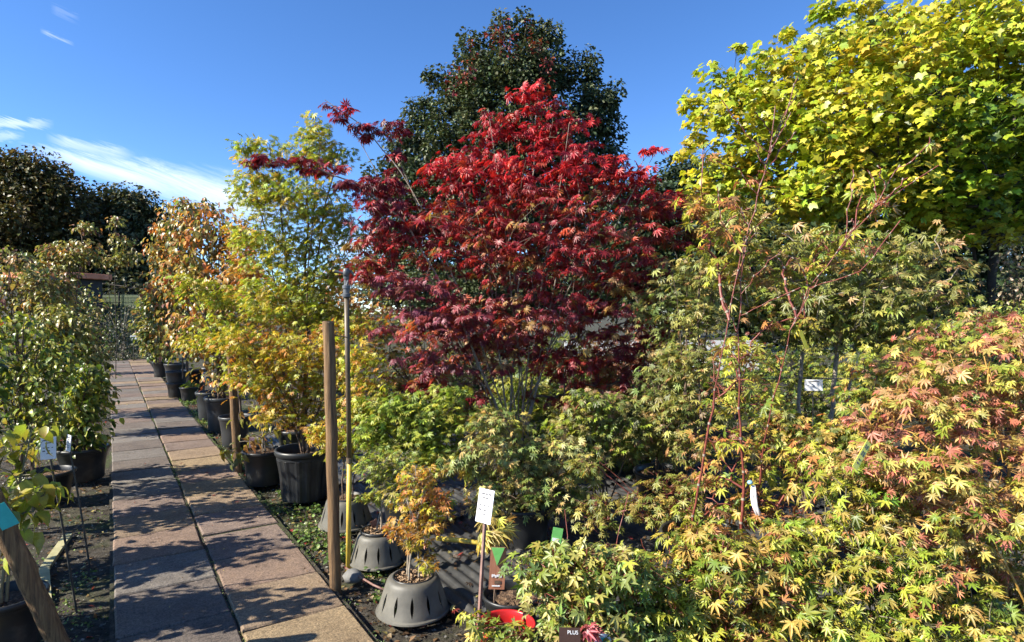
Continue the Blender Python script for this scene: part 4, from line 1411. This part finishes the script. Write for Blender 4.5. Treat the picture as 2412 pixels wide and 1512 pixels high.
plant('japanese_maple', 'fresh green maple low down between the salmon foliage', 'maple', 2070, 2.7, .24,
      [(2010, 1130, .3, 110, 50), (2020, 1230, .2, 120, 50), (2120, 1320, 0, 130, 50), (2030, 1430, 0, 170, 60), (2230, 1440, -.05, 150, 60), (1960, 1320, .1, 80, 60), (2180, 1390, 0, 60, 40), (2340, 1480, 0, 80, 40), (1900, 1250, .2, 70, 35)],
      'maple', .046, [((.24, .34, .035), 3), ((.38, .39, .05), 3), ((.46, .37, .09), 2.5), ((.15, .23, .03), 1.5), ((.46, .22, .1), 1)], 2300, 150, stems=6, spread=.15, bark='olive', tip=.0022, flat=.16, clus=.115, seed=19, pieces=300)


plant('japanese_maple', 'broad olive maple on pale trunks behind the coral bark maple', 'maple', 1925, 6.1, .36,
      [(1880, 590, 0, 170, 60), (2060, 600, 0, 140, 60), (1840, 690, 0, 150, 50), (2010, 700, -.1, 190, 60), (2180, 680, 0, 110, 70), (1730, 540, 0, 80, 50), (2130, 780, -.2, 160, 50), (1900, 770, 0, 130, 40), (2200, 590, 0, 60, 50), (1700, 640, .1, 90, 60)],
      'maple', .072, OLIVE[:1] + [((.27, .30, .07), 3), ((.37, .35, .10), 3), ((.38, .25, .11), 1.4), ((.15, .18, .05), 2), ((.20, .27, .04), 2)], 4200, 260, stems=0, spread=.5, bark='grey', tip=.0042, clus=.17, seed=20, pieces=160, expo=2.5,
      explicit=[[P(1884, 1010, 6.1), P(1882, 930, 6.1), P(1890, 830, 6.1), P(1880, 740, 6.1), P(1860, 640, 6.1)], [P(1955, 1010, 6.1), P(1965, 900, 6.1), P(1972, 820, 6.1), P(2000, 720, 6.1), P(2060, 620, 6.0)], [P(1990, 1010, 6.3), P(2005, 880, 6.3), P(2018, 800, 6.3), P(2090, 740, 6.2), P(2160, 680, 6.1)]])
plant('japanese_maple', 'shaded grey green maple right of the red maple', 'maple', 1560, 5.4, .28,
      [(1560, 720, 0, 90, 50), (1590, 830, 0, 70, 60), (1560, 930, 0, 90, 60), (1530, 1030, 0, 110, 40), (1640, 980, -.1, 60, 50), (1620, 660, .2, 90, 40)],
      'maple_lo', .06, [((.18, .22, .06), 3), ((.11, .15, .04), 3), ((.30, .31, .09), 2), ((.34, .27, .11), .7)], 2000, 150, stems=5, spread=.2, bark='brown', tip=.003, clus=.13, seed=21, pieces=120)
plant('japanese_maple', 'low muted yellow maple between the middle and coral bark maples', 'maple', 1580, 4.1, .2,
      [(1580, 1150, 0, 80, 40), (1510, 1190, 0, 50, 40), (1600, 1220, 0, 90, 30), (1400, 1200, .1, 40, 40), (1390, 1100, .1, 30, 30)],
      'maple', .045, [((.28, .28, .06), 3), ((.36, .30, .07), 2), ((.16, .19, .04), 3)], 700, 80, stems=4, spread=.1, bark='red', tip=.0022, clus=.09, seed=22, pieces=150)
plant('shrub', 'pale grey pink shrub cut by the right edge', 'shrub', 2430, 8, .0,
      [(2410, 600, 0, 50, 50), (2450, 680, 0, 90, 60), (2390, 690, 0, 40, 40)],
      'ovate', .05, [((.26, .24, .14), 3), ((.34, .26, .18), 2), ((.18, .19, .09), 2)], 1500, 120, stems=6, spread=.2, bark='brown', tip=.003, clus=.14, flat=.6, seed=23)
plant('shrub', 'dark green clipped shrub below the yellow green tree', 'shrub', 2130, 9.2, .0,
      [(2130, 560, 0, 80, 35), (2170, 640, -.1, 90, 40), (2080, 620, 0, 80, 50), (2240, 690, 0, 60, 50)],
      'ovate', .05, SHRUBG, 4200, 240, stems=6, spread=.3, bark='dark', tip=.004, clus=.16, flat=.6, seed=24, mat=M_GLOSS)
plant('shrub', 'green shrub low under the overhanging tree at far right', 'shrub', 2370, 7.6, .0,
      [(2360, 750, 0, 70, 40), (2280, 770, 0, 60, 40), (2440, 760, 0, 70, 50)],
      'ovate', .05, GREEN + PALEG[:2], 1500, 120, stems=5, spread=.2, bark='dark', tip=.003, clus=.14, flat=.6, seed=25)
plant('japanese_maple', 'red brown maple in shade behind the red maple trunks', 'maple', 1410, 8, .3,
      [(1420, 860, 0, 140, 70), (1540, 840, 0, 100, 70), (1330, 930, 0, 80, 60)],
      'maple_lo', .06, BROWNRED, 1500, 120, stems=5, spread=.3, bark='dark', tip=.003, clus=.17, seed=26)
plant('japanese_maple', 'rust and green maple behind the left skirt of the red maple', 'maple', 1010, 7.8, .3,
      [(980, 860, 0, 110, 80), (900, 780, .1, 80, 80), (1080, 930, 0, 100, 50), (930, 920, 0, 70, 50)],
      'maple_lo', .06, BROWNRED + YGREEN + ORANGE[:2], 2000, 150, stems=5, spread=.3, bark='dark', tip=.003, clus=.17, seed=27)
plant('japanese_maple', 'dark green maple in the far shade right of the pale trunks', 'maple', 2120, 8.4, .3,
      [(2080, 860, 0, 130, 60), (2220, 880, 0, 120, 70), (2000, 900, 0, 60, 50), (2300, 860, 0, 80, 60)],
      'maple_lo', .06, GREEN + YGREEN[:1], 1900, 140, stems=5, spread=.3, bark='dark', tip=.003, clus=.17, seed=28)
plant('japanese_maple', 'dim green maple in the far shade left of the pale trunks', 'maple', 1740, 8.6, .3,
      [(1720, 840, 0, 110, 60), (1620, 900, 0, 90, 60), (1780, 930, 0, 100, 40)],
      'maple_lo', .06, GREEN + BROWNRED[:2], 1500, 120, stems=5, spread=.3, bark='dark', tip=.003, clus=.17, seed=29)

for i, (px, dd, bl, pal_, lab) in enumerate([
    (1430, 5.0, [(1400, 950, 0, 70, 30), (1470, 1010, 0, 60, 35), (1340, 1000, 0, 50, 30), (1420, 1050, 0, 70, 25)], LIME[:3] + OLIVE, 'lime and olive maple sprigs right of the red maple foot'),
    (1900, 4.7, [(1890, 1030, 0, 120, 25), (2000, 1010, 0, 80, 25), (1830, 990, .1, 60, 25), (1960, 1070, 0, 110, 25)], TIPPED + OLIVE[:2], 'low bronze tipped maple below the landscape sign'),
    (2160, 4.6, [(2110, 850, 0, 110, 40), (2230, 800, 0, 110, 45), (2060, 930, 0, 80, 30), (2200, 910, 0, 120, 40), (2330, 760, .1, 80, 35)], YGREEN + SALMON, 'lime and bronze maple rising behind the salmon one'),
    (1640, 5.0, [(1640, 640, 0, 60, 35), (1650, 740, 0, 70, 40), (1630, 850, 0, 70, 40), (1600, 960, 0, 70, 40), (1610, 1050, 0, 70, 30)], [((.26, .29, .07), 3), ((.36, .34, .09), 2), ((.14, .17, .045), 3), ((.38, .24, .1), 1)], 'olive maple left of the coral bark canes')]):
    plant('japanese_maple', lab, 'maple', px, dd, .0, bl, 'maple', .05, pal_, 1500, 150, stems=6, spread=.15, bark='brown', tip=.0024, clus=.1, seed=70 + i)

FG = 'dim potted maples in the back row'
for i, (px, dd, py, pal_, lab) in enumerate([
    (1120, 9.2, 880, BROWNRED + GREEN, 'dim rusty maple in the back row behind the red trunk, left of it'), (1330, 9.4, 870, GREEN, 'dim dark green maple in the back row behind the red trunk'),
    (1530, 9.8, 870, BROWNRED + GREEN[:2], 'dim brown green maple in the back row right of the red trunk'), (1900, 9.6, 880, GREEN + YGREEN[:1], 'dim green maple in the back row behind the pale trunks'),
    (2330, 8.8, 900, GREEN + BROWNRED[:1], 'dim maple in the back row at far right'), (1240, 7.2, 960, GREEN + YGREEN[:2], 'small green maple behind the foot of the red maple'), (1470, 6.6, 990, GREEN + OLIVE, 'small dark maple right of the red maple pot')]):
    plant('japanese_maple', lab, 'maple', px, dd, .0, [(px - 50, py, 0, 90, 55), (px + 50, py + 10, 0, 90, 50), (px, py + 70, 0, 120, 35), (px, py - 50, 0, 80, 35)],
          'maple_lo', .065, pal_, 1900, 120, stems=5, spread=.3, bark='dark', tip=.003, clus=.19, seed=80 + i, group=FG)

# left of the path: a long row of dogwoods
LG = 'dogwoods left of the path'
plant('dogwood', 'sparse dogwood with large sunlit lime leaves in front left corner', 'shrub', 10, 3.05, .27,
      [(30, 1030, .1, 70, 40), (80, 1150, .1, 60, 50), (15, 1290, 0, 25, 30, .1), (115, 1150, 0, 25, 15, .08), (40, 1210, 0, 50, 30), (-60, 1100, 0, 80, 90)],
      'ovate', .085, [((.36, .38, .045), 3), ((.26, .32, .04), 2), ((.14, .2, .035), 1.5), ((.46, .42, .08), 1)], 180, 46, stems=4, spread=.1, bark='olive', tip=.0028, clus=.09, flat=.5, pieces=180, mat=M_GLOSS, droop=.8, seed=40, group=LG)
plant('dogwood', 'dark leafy dogwood over the shaded pot at the left path edge', 'shrub', 200, 6.3, .28,
      [(205, 960, 0, 45, 50), (150, 1000, 0, 60, 45), (200, 890, 0, 50, 40), (230, 1030, 0, 25, 12)],
      'ovate', .066, GREEN + YGREEN[:2], 1500, 150, stems=5, spread=.12, bark='brown', tip=.003, clus=.12, flat=.5, mat=M_GLOSS, droop=.8, seed=41, group=LG, pieces=120)
plant('dogwood', 'big glossy dogwood with dark and yellowing leaves at the left edge', 'shrub', 60, 5.5, .22,
      [(30, 930, 0, 70, 80), (100, 860, 0, 70, 70), (40, 790, 0, 70, 70), (110, 960, 0, 60, 60), (-60, 860, 0, 90, 120)],
      'ovate', .062, GREENRED + YGREEN + PALEG[:3], 1900, 200, stems=6, spread=.15, bark='brown', tip=.003, clus=.13, flat=.5, mat=M_GLOSS, droop=.8, seed=42, group=LG, pieces=260)
plant('dogwood', 'sunlit yellowing dogwood beside the path, behind the dark leafy one', 'shrub', 195, 8.4, .25,
      [(200, 850, 0, 45, 40), (140, 770, 0, 55, 50), (140, 840, 0, 60, 55), (215, 920, 0, 40, 30), (190, 790, 0, 30, 25)],
      'ovate', .08, [((.30, .30, .07), 3), ((.20, .22, .05), 3), ((.38, .33, .12), 2), ((.12, .16, .03), 2)], 2400, 180, stems=6, spread=.15, bark='brown', tip=.003, clus=.15, flat=.5, mat=M_GLOSS, droop=.8, seed=43, group=LG)
plant('dogwood', 'olive dogwood at the left edge with flat leaf tiers on top', 'shrub', 50, 9.6, .25,
      [(30, 600, 0, 50, 18), (70, 660, 0, 90, 45), (20, 720, 0, 80, 60), (110, 720, 0, 70, 50), (-80, 680, 0, 100, 90)],
      'ovate', .085, OLIVE + [((.26, .27, .07), 3), ((.38, .24, .06), 1)], 2800, 200, stems=6, spread=.2, bark='brown', tip=.0034, clus=.18, flat=.35, mat=M_GLOSS, droop=.7, seed=44, group=LG)
plant('dogwood', 'taller olive dogwood with tufted tops against the dark trees', 'shrub', 165, 11.5, .25,
      [(200, 535, 0, 25, 12), (180, 590, 0, 55, 25), (115, 650, 0, 60, 45), (120, 590, 0, 25, 15), (130, 710, 0, 50, 45)],
      'ovate', .085, OLIVE + [((.26, .27, .07), 3), ((.42, .20, .06), 1)], 2600, 180, stems=6, spread=.2, bark='brown', tip=.0036, clus=.19, flat=.35, mat=M_GLOSS, droop=.7, seed=45, group=LG)
plant('dogwood', 'slender olive dogwood with stacked tiers left of the path end', 'shrub', 262, 13.5, .25,
      [(270, 520, 0, 16, 12), (283, 560, 0, 22, 14), (290, 600, 0, 36, 16), (275, 615, 0, 34, 10), (300, 575, 0, 20, 10)],
      'ovate', .09, OLIVE + [((.28, .30, .08), 4)], 620, 60, stems=2, spread=.2, bark='dark', tip=.003, expo=3.2, clus=.19, flat=.35, mat=M_GLOSS, droop=.7, seed=46, group=LG)
plant('shrub', 'twiggy grey green shrub closing the end of the path', 'shrub', 290, 22.8, .0,
      [(290, 775, 0, 60, 30), (250, 760, 0, 40, 30), (340, 775, 0, 40, 35), (300, 815, 0, 70, 20), (270, 842, 0, 40, 12), (330, 842, 0, 40, 12), (310, 735, 0, 25, 20)],
      'ovate', .10, [((.06, .08, .035), 3), ((.10, .12, .055), 2), ((.04, .055, .025), 2), ((.16, .16, .08), 1)], 1800, 170, stems=12, spread=.15, bark='grey', tip=.006, clus=.3, flat=.6, seed=47)
plant('shrub', 'olive shrub on the left just before the path end', 'shrub', 235, 17, .0,
      [(225, 780, 0, 30, 35), (205, 810, 0, 40, 35), (240, 825, 0, 25, 22), (195, 720, 0, 45, 40), (240, 735, 0, 28, 35)],
      'ovate', .10, OLIVE + GREEN[:2], 1000, 110, stems=7, spread=.15, bark='brown', tip=.005, clus=.25, flat=.6, seed=48, mat=M_GLOSS)
# row goes on to the left, outside the frame: they throw the dappled shade over the path
for i, (px, d, hgt, lab) in enumerate([(-330, 3.7, 800, 'dogwood just outside the left edge, second from the camera'), (-190, 4.6, 690, 'dogwood just outside the left edge, third from the camera'), (-700, 2.85, 800, 'dogwood outside the left edge, second nearest the camera'), (-1150, 2.15, 850, 'dogwood outside the left edge, nearest the camera')]):
    plant('dogwood', lab, 'shrub', px, d, .25,
          [(px, hgt + 60, 0, 130, 70), (px + 60, hgt + 190, 0, 120, 70), (px - 60, hgt + 170, 0, 120, 80), (px + 30, hgt + 300, 0, 120, 60)],
          'ovate', .085, GREEN, 1000, 110, stems=5, spread=.15, bark='brown', tip=.003, clus=.13, flat=.5, mat=M_GLOSS, seed=50 + i, group=LG)
plant('seedling', 'tiny lime seedling in the small black pot', 'plant', 446, 12.0, .22, [(446, 907, 0, 16, 6)], 'maple_lo', .06, LIME, 60, 12, stems=2, spread=.03, bark='olive', tip=.003, clus=.07, seed=60)

# ------------------------------------------------------------------ signs and tags
b1 = G(182, 1432, -.02)
sign('plant_sign', 'nearer white plant sign on a dark cane, left of path', b1, P(118, 1075, b1.y - .05), .072, .125, R(30), .006, M_DARKSTAKE, ROWS, tilt=R(-6), card_off=(0, -.012, .05))
b2 = G(212, 1322, -.02)
sign('plant_sign', 'narrow white plant sign seen edge on, left of path', b2, P(165, 1060, b2.y - .05), .07, .11, R(-36), .006, M_DARKSTAKE, ROWS, tilt=R(-5), card_off=(0, -.012, .05))
b3 = P(1118, 1560, 2.75); b3.z = 0
sign('plant_sign', 'bright white sign on a reddish stake in front of the yellow maple', b3, P(1143, 1215, 3.02), .095, .16, R(-38), .0105, M_STAKE, ROWS, tilt=R(-12), card_off=(.0, -.02, .055))
b4 = P(1915, 960, 5.2); b4.z = 0
sign('plant_sign', 'white landscape sign hung on wire between the pale trunks', b4, P(1915, 915, 5.2), .145, .095, R(-6), .005, M_DARKSTAKE,
     [(.32, [(-.3, .3)], .07), (-.05, [(-.05, .04), (-.36, -.3)], .09)], card_off=(0, -.012, .03))
b5 = P(2003, 960, 6.3); b5.z = 0
sign('plant_sign', 'small white sign behind the pale trunks on the right', b5, P(2003, 850, 6.3), .12, .085, R(-8), .006, M_DARKSTAKE, [(.1, [(-.3, .3)], .1)], card_off=(0, -.014, .02))
b6 = P(315, 900, 21.8); b6.z = -.03
sign('plant_sign', 'tiny white sign at the far end of the path', b6, P(315, 797, 21.8), .2, .14, R(10), .012, M_DARKSTAKE, [(.1, [(-.3, .3)], .12)], card_off=(0, -.02, .04))
b7 = G(470, 985, -.02)
sign('plant_sign', 'slim white sign seen edge on beside the tall pale rimmed pot', b7, P(482, 893, b7.y), .07, .13, R(70), .006, M_DARKSTAKE, ROWS, card_off=(0, -.01, .05))
wsu = empty('support_wire', tuple(P(1700, 892, 5.9)))
tag(wsu, 'thin dark support wire running between the pale trunks', 'wire')
MB().tube([(0, 0, 0), P(1885, 890, 5.8) - P(1700, 892, 5.9), P(2140, 893, 5.7) - P(1700, 892, 5.9)], .005, 6).build('strand', M_WIRE, wsu)


def card(name, label, c, w, h, rot, mat, rows=None, ink=M_INK, extra=None):
    o = empty(name, tuple(c))
    o.rotation_euler = rot
    tag(o, label, 'tag')
    MB().box((0, 0, 0), (w, .0025, h)).build('card', mat, o)
    if rows:
        lines_on(o, w, h, -.0024, rows, ink)
    if extra:
        extra(o)
    return o


def wood_card(o):
    MB().add([(-.037, -.002, .098), (.03, -.002, .098), (-.004, -.002, .012)], [(0, 1, 2)]).build('green_corner', M_GTAG, o, solid=.0012)
    MB().add([(-.002, -.0022, .012), (.032, -.0022, .098), (.0375, -.0022, .098), (.0375, -.0022, -.03)], [(0, 1, 2, 3)][::-1]).build('dark_corner', M_DKTAG, o, solid=.0012)
    b = MB()
    for k in range(6):
        b.box((-.024 + k * .0085, -.0032, -.036 + .0025 * math.sin(k * 2.2)), (.007, .001, .010 if k % 2 else .013))
    tag(b.build('white_lettering', M_WHITE, o), kind='stuff')
    MB().box((-.004, -.0032, -.083), (.04, .001, .006)).build('white_strap', M_WHITE, o)
    MB().box((.003, -.0032, -.066), (.03, .001, .016)).build('red_panel', BARK['brown'], o)


card('plant_label', 'brown wood print label card with green corner by the red pot', P(1172, 1338, 3.02), .078, .2, (R(-8), R(4), R(6)), M_BTAG, extra=wood_card)


def lus(o):
    cu = bpy.data.curves.new('lettering', 'FONT')
    cu.body = 'PLUS'
    cu.size = .02
    cu.extrude = .0005
    cu.align_x = 'CENTER'
    t = bpy.data.objects.new('lettering', cu)
    cu.materials.append(M_WHITE)
    COL.objects.link(t)
    bpy.context.view_layer.update()
    tm = bpy.data.meshes.new_from_object(t.evaluated_get(bpy.context.evaluated_depsgraph_get()))
    bpy.data.objects.remove(t)
    t = bpy.data.objects.new('lettering', tm)
    t.location = (.012, -.0025, .036)
    t.rotation_euler = (R(90), 0, 0)
    t.parent = o
    COL.objects.link(t)


card('plant_label', 'dark brown label card lettered PLUS at the bottom edge', P(1342, 1516, 2.42), .085, .12, (R(-10), 0, R(-4)), M_DKTAG, extra=lus)
card('plant_tag', 'long yellow tag slanting among the salmon leaves', P(2030, 1072, 2.68), .030, .165, (R(-25), R(50), R(5)), M_YTAG,
     [(-.3, [(-.2, .1)], .05), (-.18, [(-.2, .15)], .05), (.05, [(-.28, -.1), (.1, .28)], .16), (.3, [(-.28, -.12), (.05, .2)], .14)])
card('plant_tag', 'small yellow tag hanging behind the coral bark canes', P(1893, 800, 5.0), .03, .16, (R(10), R(-28), R(5)), M_YTAG)
card('plant_tag', 'pale green leaning tag among the lower red stems', P(1512, 1390, 2.66), .04, .10, (R(-15), R(-18), R(20)), M_GTAG, [(.1, [(-.4, .4)], .4)], ink=M_WHITE)
card('plant_tag', 'pale teal tag corner at the bottom edge', P(1420, 1508, 2.45), .075, .05, (R(-50), R(10), R(20)), M_WHITE, [(-.05, [(-.3, .3)], .5)], ink=M_TEAL)
card('plant_tag', 'light green card half hidden behind the white sign plant', P(1312, 1262, 3.55), .06, .09, (R(-10), R(12), R(5)), M_GTAG, [(-.3, [(-.4, .2)], .3)], ink=M_WHITE)
card('plant_tag', 'pink tag hanging on the sparse dogwood behind the pots', P(593, 1042, 6.0), .045, .105, (R(5), R(5), R(15)), M_PINK)
card('plant_tag', 'weathered wooden slip standing in the pale sunlit stand', P(885, 1240, 4.3), .05, .10, (R(5), R(-22), R(20)), M_STAKE)
ft = empty('ribbon_tag', tuple(P(1768, 1140, 3.62)))
tag(ft, 'white ribbon tag tied with pale blue to a yellow stem', 'tag')
b = MB()
for i, (x0, x1, y0, y1) in enumerate([(0, .012, 0, .01), (.018, .024, -.008, .0)]):
    rows_ = [(0.004 + x0 * .3, y0, -.005), (x0, y0 + .006, -.07), (x1, y1 + .004, -.13), (x1 + .02, y1 - .006, -.185)]
    vs = []
    for (x, y, z) in rows_:
        vs += [(x, y, z), (x + .012 + abs(z) * .05, y - .008, z)]
    b = MB().add(vs, [(0, 1, 3, 2), (2, 3, 5, 4), (4, 5, 7, 6)])
    b.build('ribbon', M_WHITE, ft, smooth=True, solid=.001)
MB().lathe([(0, 0), (.014, .003), (.017, .012), (.012, .022), (0, .024)], 12, c=(-.006, -.008, 0)).build('tie', M_BLUE, ft, smooth=True)

# ------------------------------------------------------------------ ground litter, weeds, edging
ps = [PW(s, w, -.02) for s, w in ((3.2, -.62), (3.9, -.5), (4.6, -.33), (5.2, -.38), (5.9, -.28))]
es = MB()
for a, b_ in zip(ps[:-1], ps[1:]):
    t = (b_ - a).normalized()
    n_ = Vector((-t.y, t.x, 0)) * .028
    es.add([a - n_, a + n_, b_ + n_, b_ - n_, a - n_ + Vector((0, 0, -.03)), a + n_ + Vector((0, 0, -.03)), b_ + n_ + Vector((0, 0, -.03)), b_ - n_ + Vector((0, 0, -.03))],
           [(0, 3, 2, 1), (0, 1, 5, 4), (2, 3, 7, 6), (1, 2, 6, 5), (3, 0, 4, 7)])
tag(es.build('edging_strip', M_PALESTRIP), 'pale broken edging strip lying on the soil left of the path', 'edging')


def scatter(name, label, n, sample, tmpl, size, pal, mat, up=.6, seed=0, z0=0.0, zr=.03, droop=.2):
    r = np.random.default_rng(seed)
    pos = np.array([sample(r) for _ in range(n)])
    pos[:, 2] += z0 + zr * r.random(n) ** 2
    th = r.random(n) * 2 * np.pi
    tipd = np.stack([np.cos(th), np.sin(th), r.normal(.3 * up, .35, n) - droop], 1)
    nor = np.array([0, 0, 1.0]) + r.normal(0, up, (n, 3))
    V, F = leaf_verts(tmpl, rot_frames(tipd, nor), pos, size * (.5 + r.random(n)), r.normal(0, .15, (n, 3)))
    c = pick(pal, n, r) * np.exp(r.normal(0, .25, n))[:, None]
    o = link(name, fast_mesh(name, V, F, mat, np.repeat(c, len(TM[tmpl][0]), 0)))
    return tag(o, label, None, None, 'stuff')


def clumped(smin, smax, wmin, wmax, k, seed, rad=.12):
    r0 = np.random.default_rng(seed)
    cs = [(r0.uniform(smin, smax), r0.uniform(wmin, wmax), r0.uniform(.3, 1)) for _ in range(k)]

    def f(r):
        c = cs[r.integers(0, k)]
        q = PW(c[0] + r.normal(0, rad * c[2]), c[1] + r.normal(0, rad * .6 * c[2]), -.045)
        return (q.x, q.y, q.z)
    return f


def uniform(smin, smax, wmin, wmax):
    def f(r):
        q = PW(r.uniform(smin, smax), r.uniform(wmin, wmax), -.045)
        return (q.x, q.y, q.z)
    return f


WEED = [((.12, .20, .04), 3), ((.18, .27, .06), 2), ((.07, .12, .03), 3), ((.28, .32, .12), 1)]
scatter('weeds', 'small green weeds along the right edge of the path', 6500, clumped(1.5, 16, 1.2, 1.55, 85, 5), 'ovate', .03, WEED, M_MAPLE, .6, 1, zr=.07)
scatter('weeds', 'low weeds and moss on the soil left of the path', 3800, clumped(2, 13, -1.6, -.1, 60, 6, .22), 'ovate', .018, WEED, M_MAPLE, .6, 2, zr=.03)
scatter('weeds', 'tiny moss tufts growing in the path joints', 3000, clumped(1.0, 16, .570, .585, 110, 8, .06), 'ovate', .010, WEED, M_MAPLE, .6, 3, z0=.03, zr=.015)
LIT = [((.20, .12, .06), 3), ((.10, .06, .035), 3), ((.30, .22, .12), 2), ((.28, .05, .04), .6), ((.36, .30, .1), .6)]
scatter('leaf_litter', 'dry fallen leaves on the soil beside the path', 4200, uniform(1.5, 14, -1.8, -.05), 'small', .034, LIT, M_MAPLE, .35, 4, zr=.01)
scatter('leaf_litter', 'dry fallen leaves along the bed edge', 3200, uniform(1.5, 14, 1.2, 1.75), 'small', .034, LIT, M_MAPLE, .35, 5, zr=.012)
scatter('leaf_litter', 'dry fallen leaves lying on the black sheets', 2600, uniform(1.2, 9, 1.6, 5.4), 'maple_lo', .03, LIT, M_MAPLE, .35, 6, z0=.085, zr=.006)
GRAV = [((.16, .15, .13), 3), ((.08, .075, .065), 3), ((.30, .28, .25), 1)]
scatter('gravel', 'grit and small stones along the bed edge', 5200, uniform(1.2, 14, 1.17, 1.68), 'small', .016, GRAV, M_FAR, .8, 7, zr=.012)
scatter('gravel', 'grit and clods on the soil left of the path', 5600, uniform(1.8, 13, -1.7, -.02), 'small', .018, GRAV, M_FAR, .8, 8, zr=.012)
scatter('leaf_litter', 'crumbs of soil and dry leaf scattered on the slabs', 420, uniform(1.2, 16, .02, 1.16), 'small', .014, LIT, M_MAPLE, .35, 9, z0=.054, zr=.004)
scatter('weeds', 'moss creeping over the slab edges', 2600, clumped(1.0, 16, 1.14, 1.17, 90, 9, .05), 'ovate', .011, WEED, M_MAPLE, .6, 10, z0=.03, zr=.015)
# single fallen leaves on the slabs
FLAB = ['dark red fallen leaf, middle of three on the slabs by the post', 'dark red fallen leaf on the slabs nearest the timber post', 'small red brown leaf beside the dark red ones on the slabs', 'single dark red leaf fallen on the right slabs below the post',
        'pale dry leaf on the far slabs', 'red brown leaf left of the three on the slabs', 'pinkish dry leaf at the right edge of the slabs', 'pale yellow leaf on the far left slabs']
for i, (px, py, c) in enumerate([(458, 1108, (.2, .02, .02)), (487, 1113, (.22, .02, .025)), (470, 1100, (.16, .03, .02)), (505, 1165, (.2, .02, .02)), (402, 905, (.6, .55, .35)), (430, 1090, (.18, .03, .02)), (560, 1180, (.3, .1, .08)), (300, 952, (.5, .42, .2))]):
    V, F = TM['maple']
    me = fast_mesh('fallen_leaf', V * .03, F, M_MAPLE, np.repeat(np.array([c]), len(V), 0))
    o = link('fallen_leaf', me, None, tuple(G(px, py, .012)))
    o.rotation_euler = (R(random.uniform(-10, 10)), R(random.uniform(-10, 10)), random.uniform(0, 6))
    tag(o, FLAB[i], 'leaf', 'fallen leaves on the slabs')
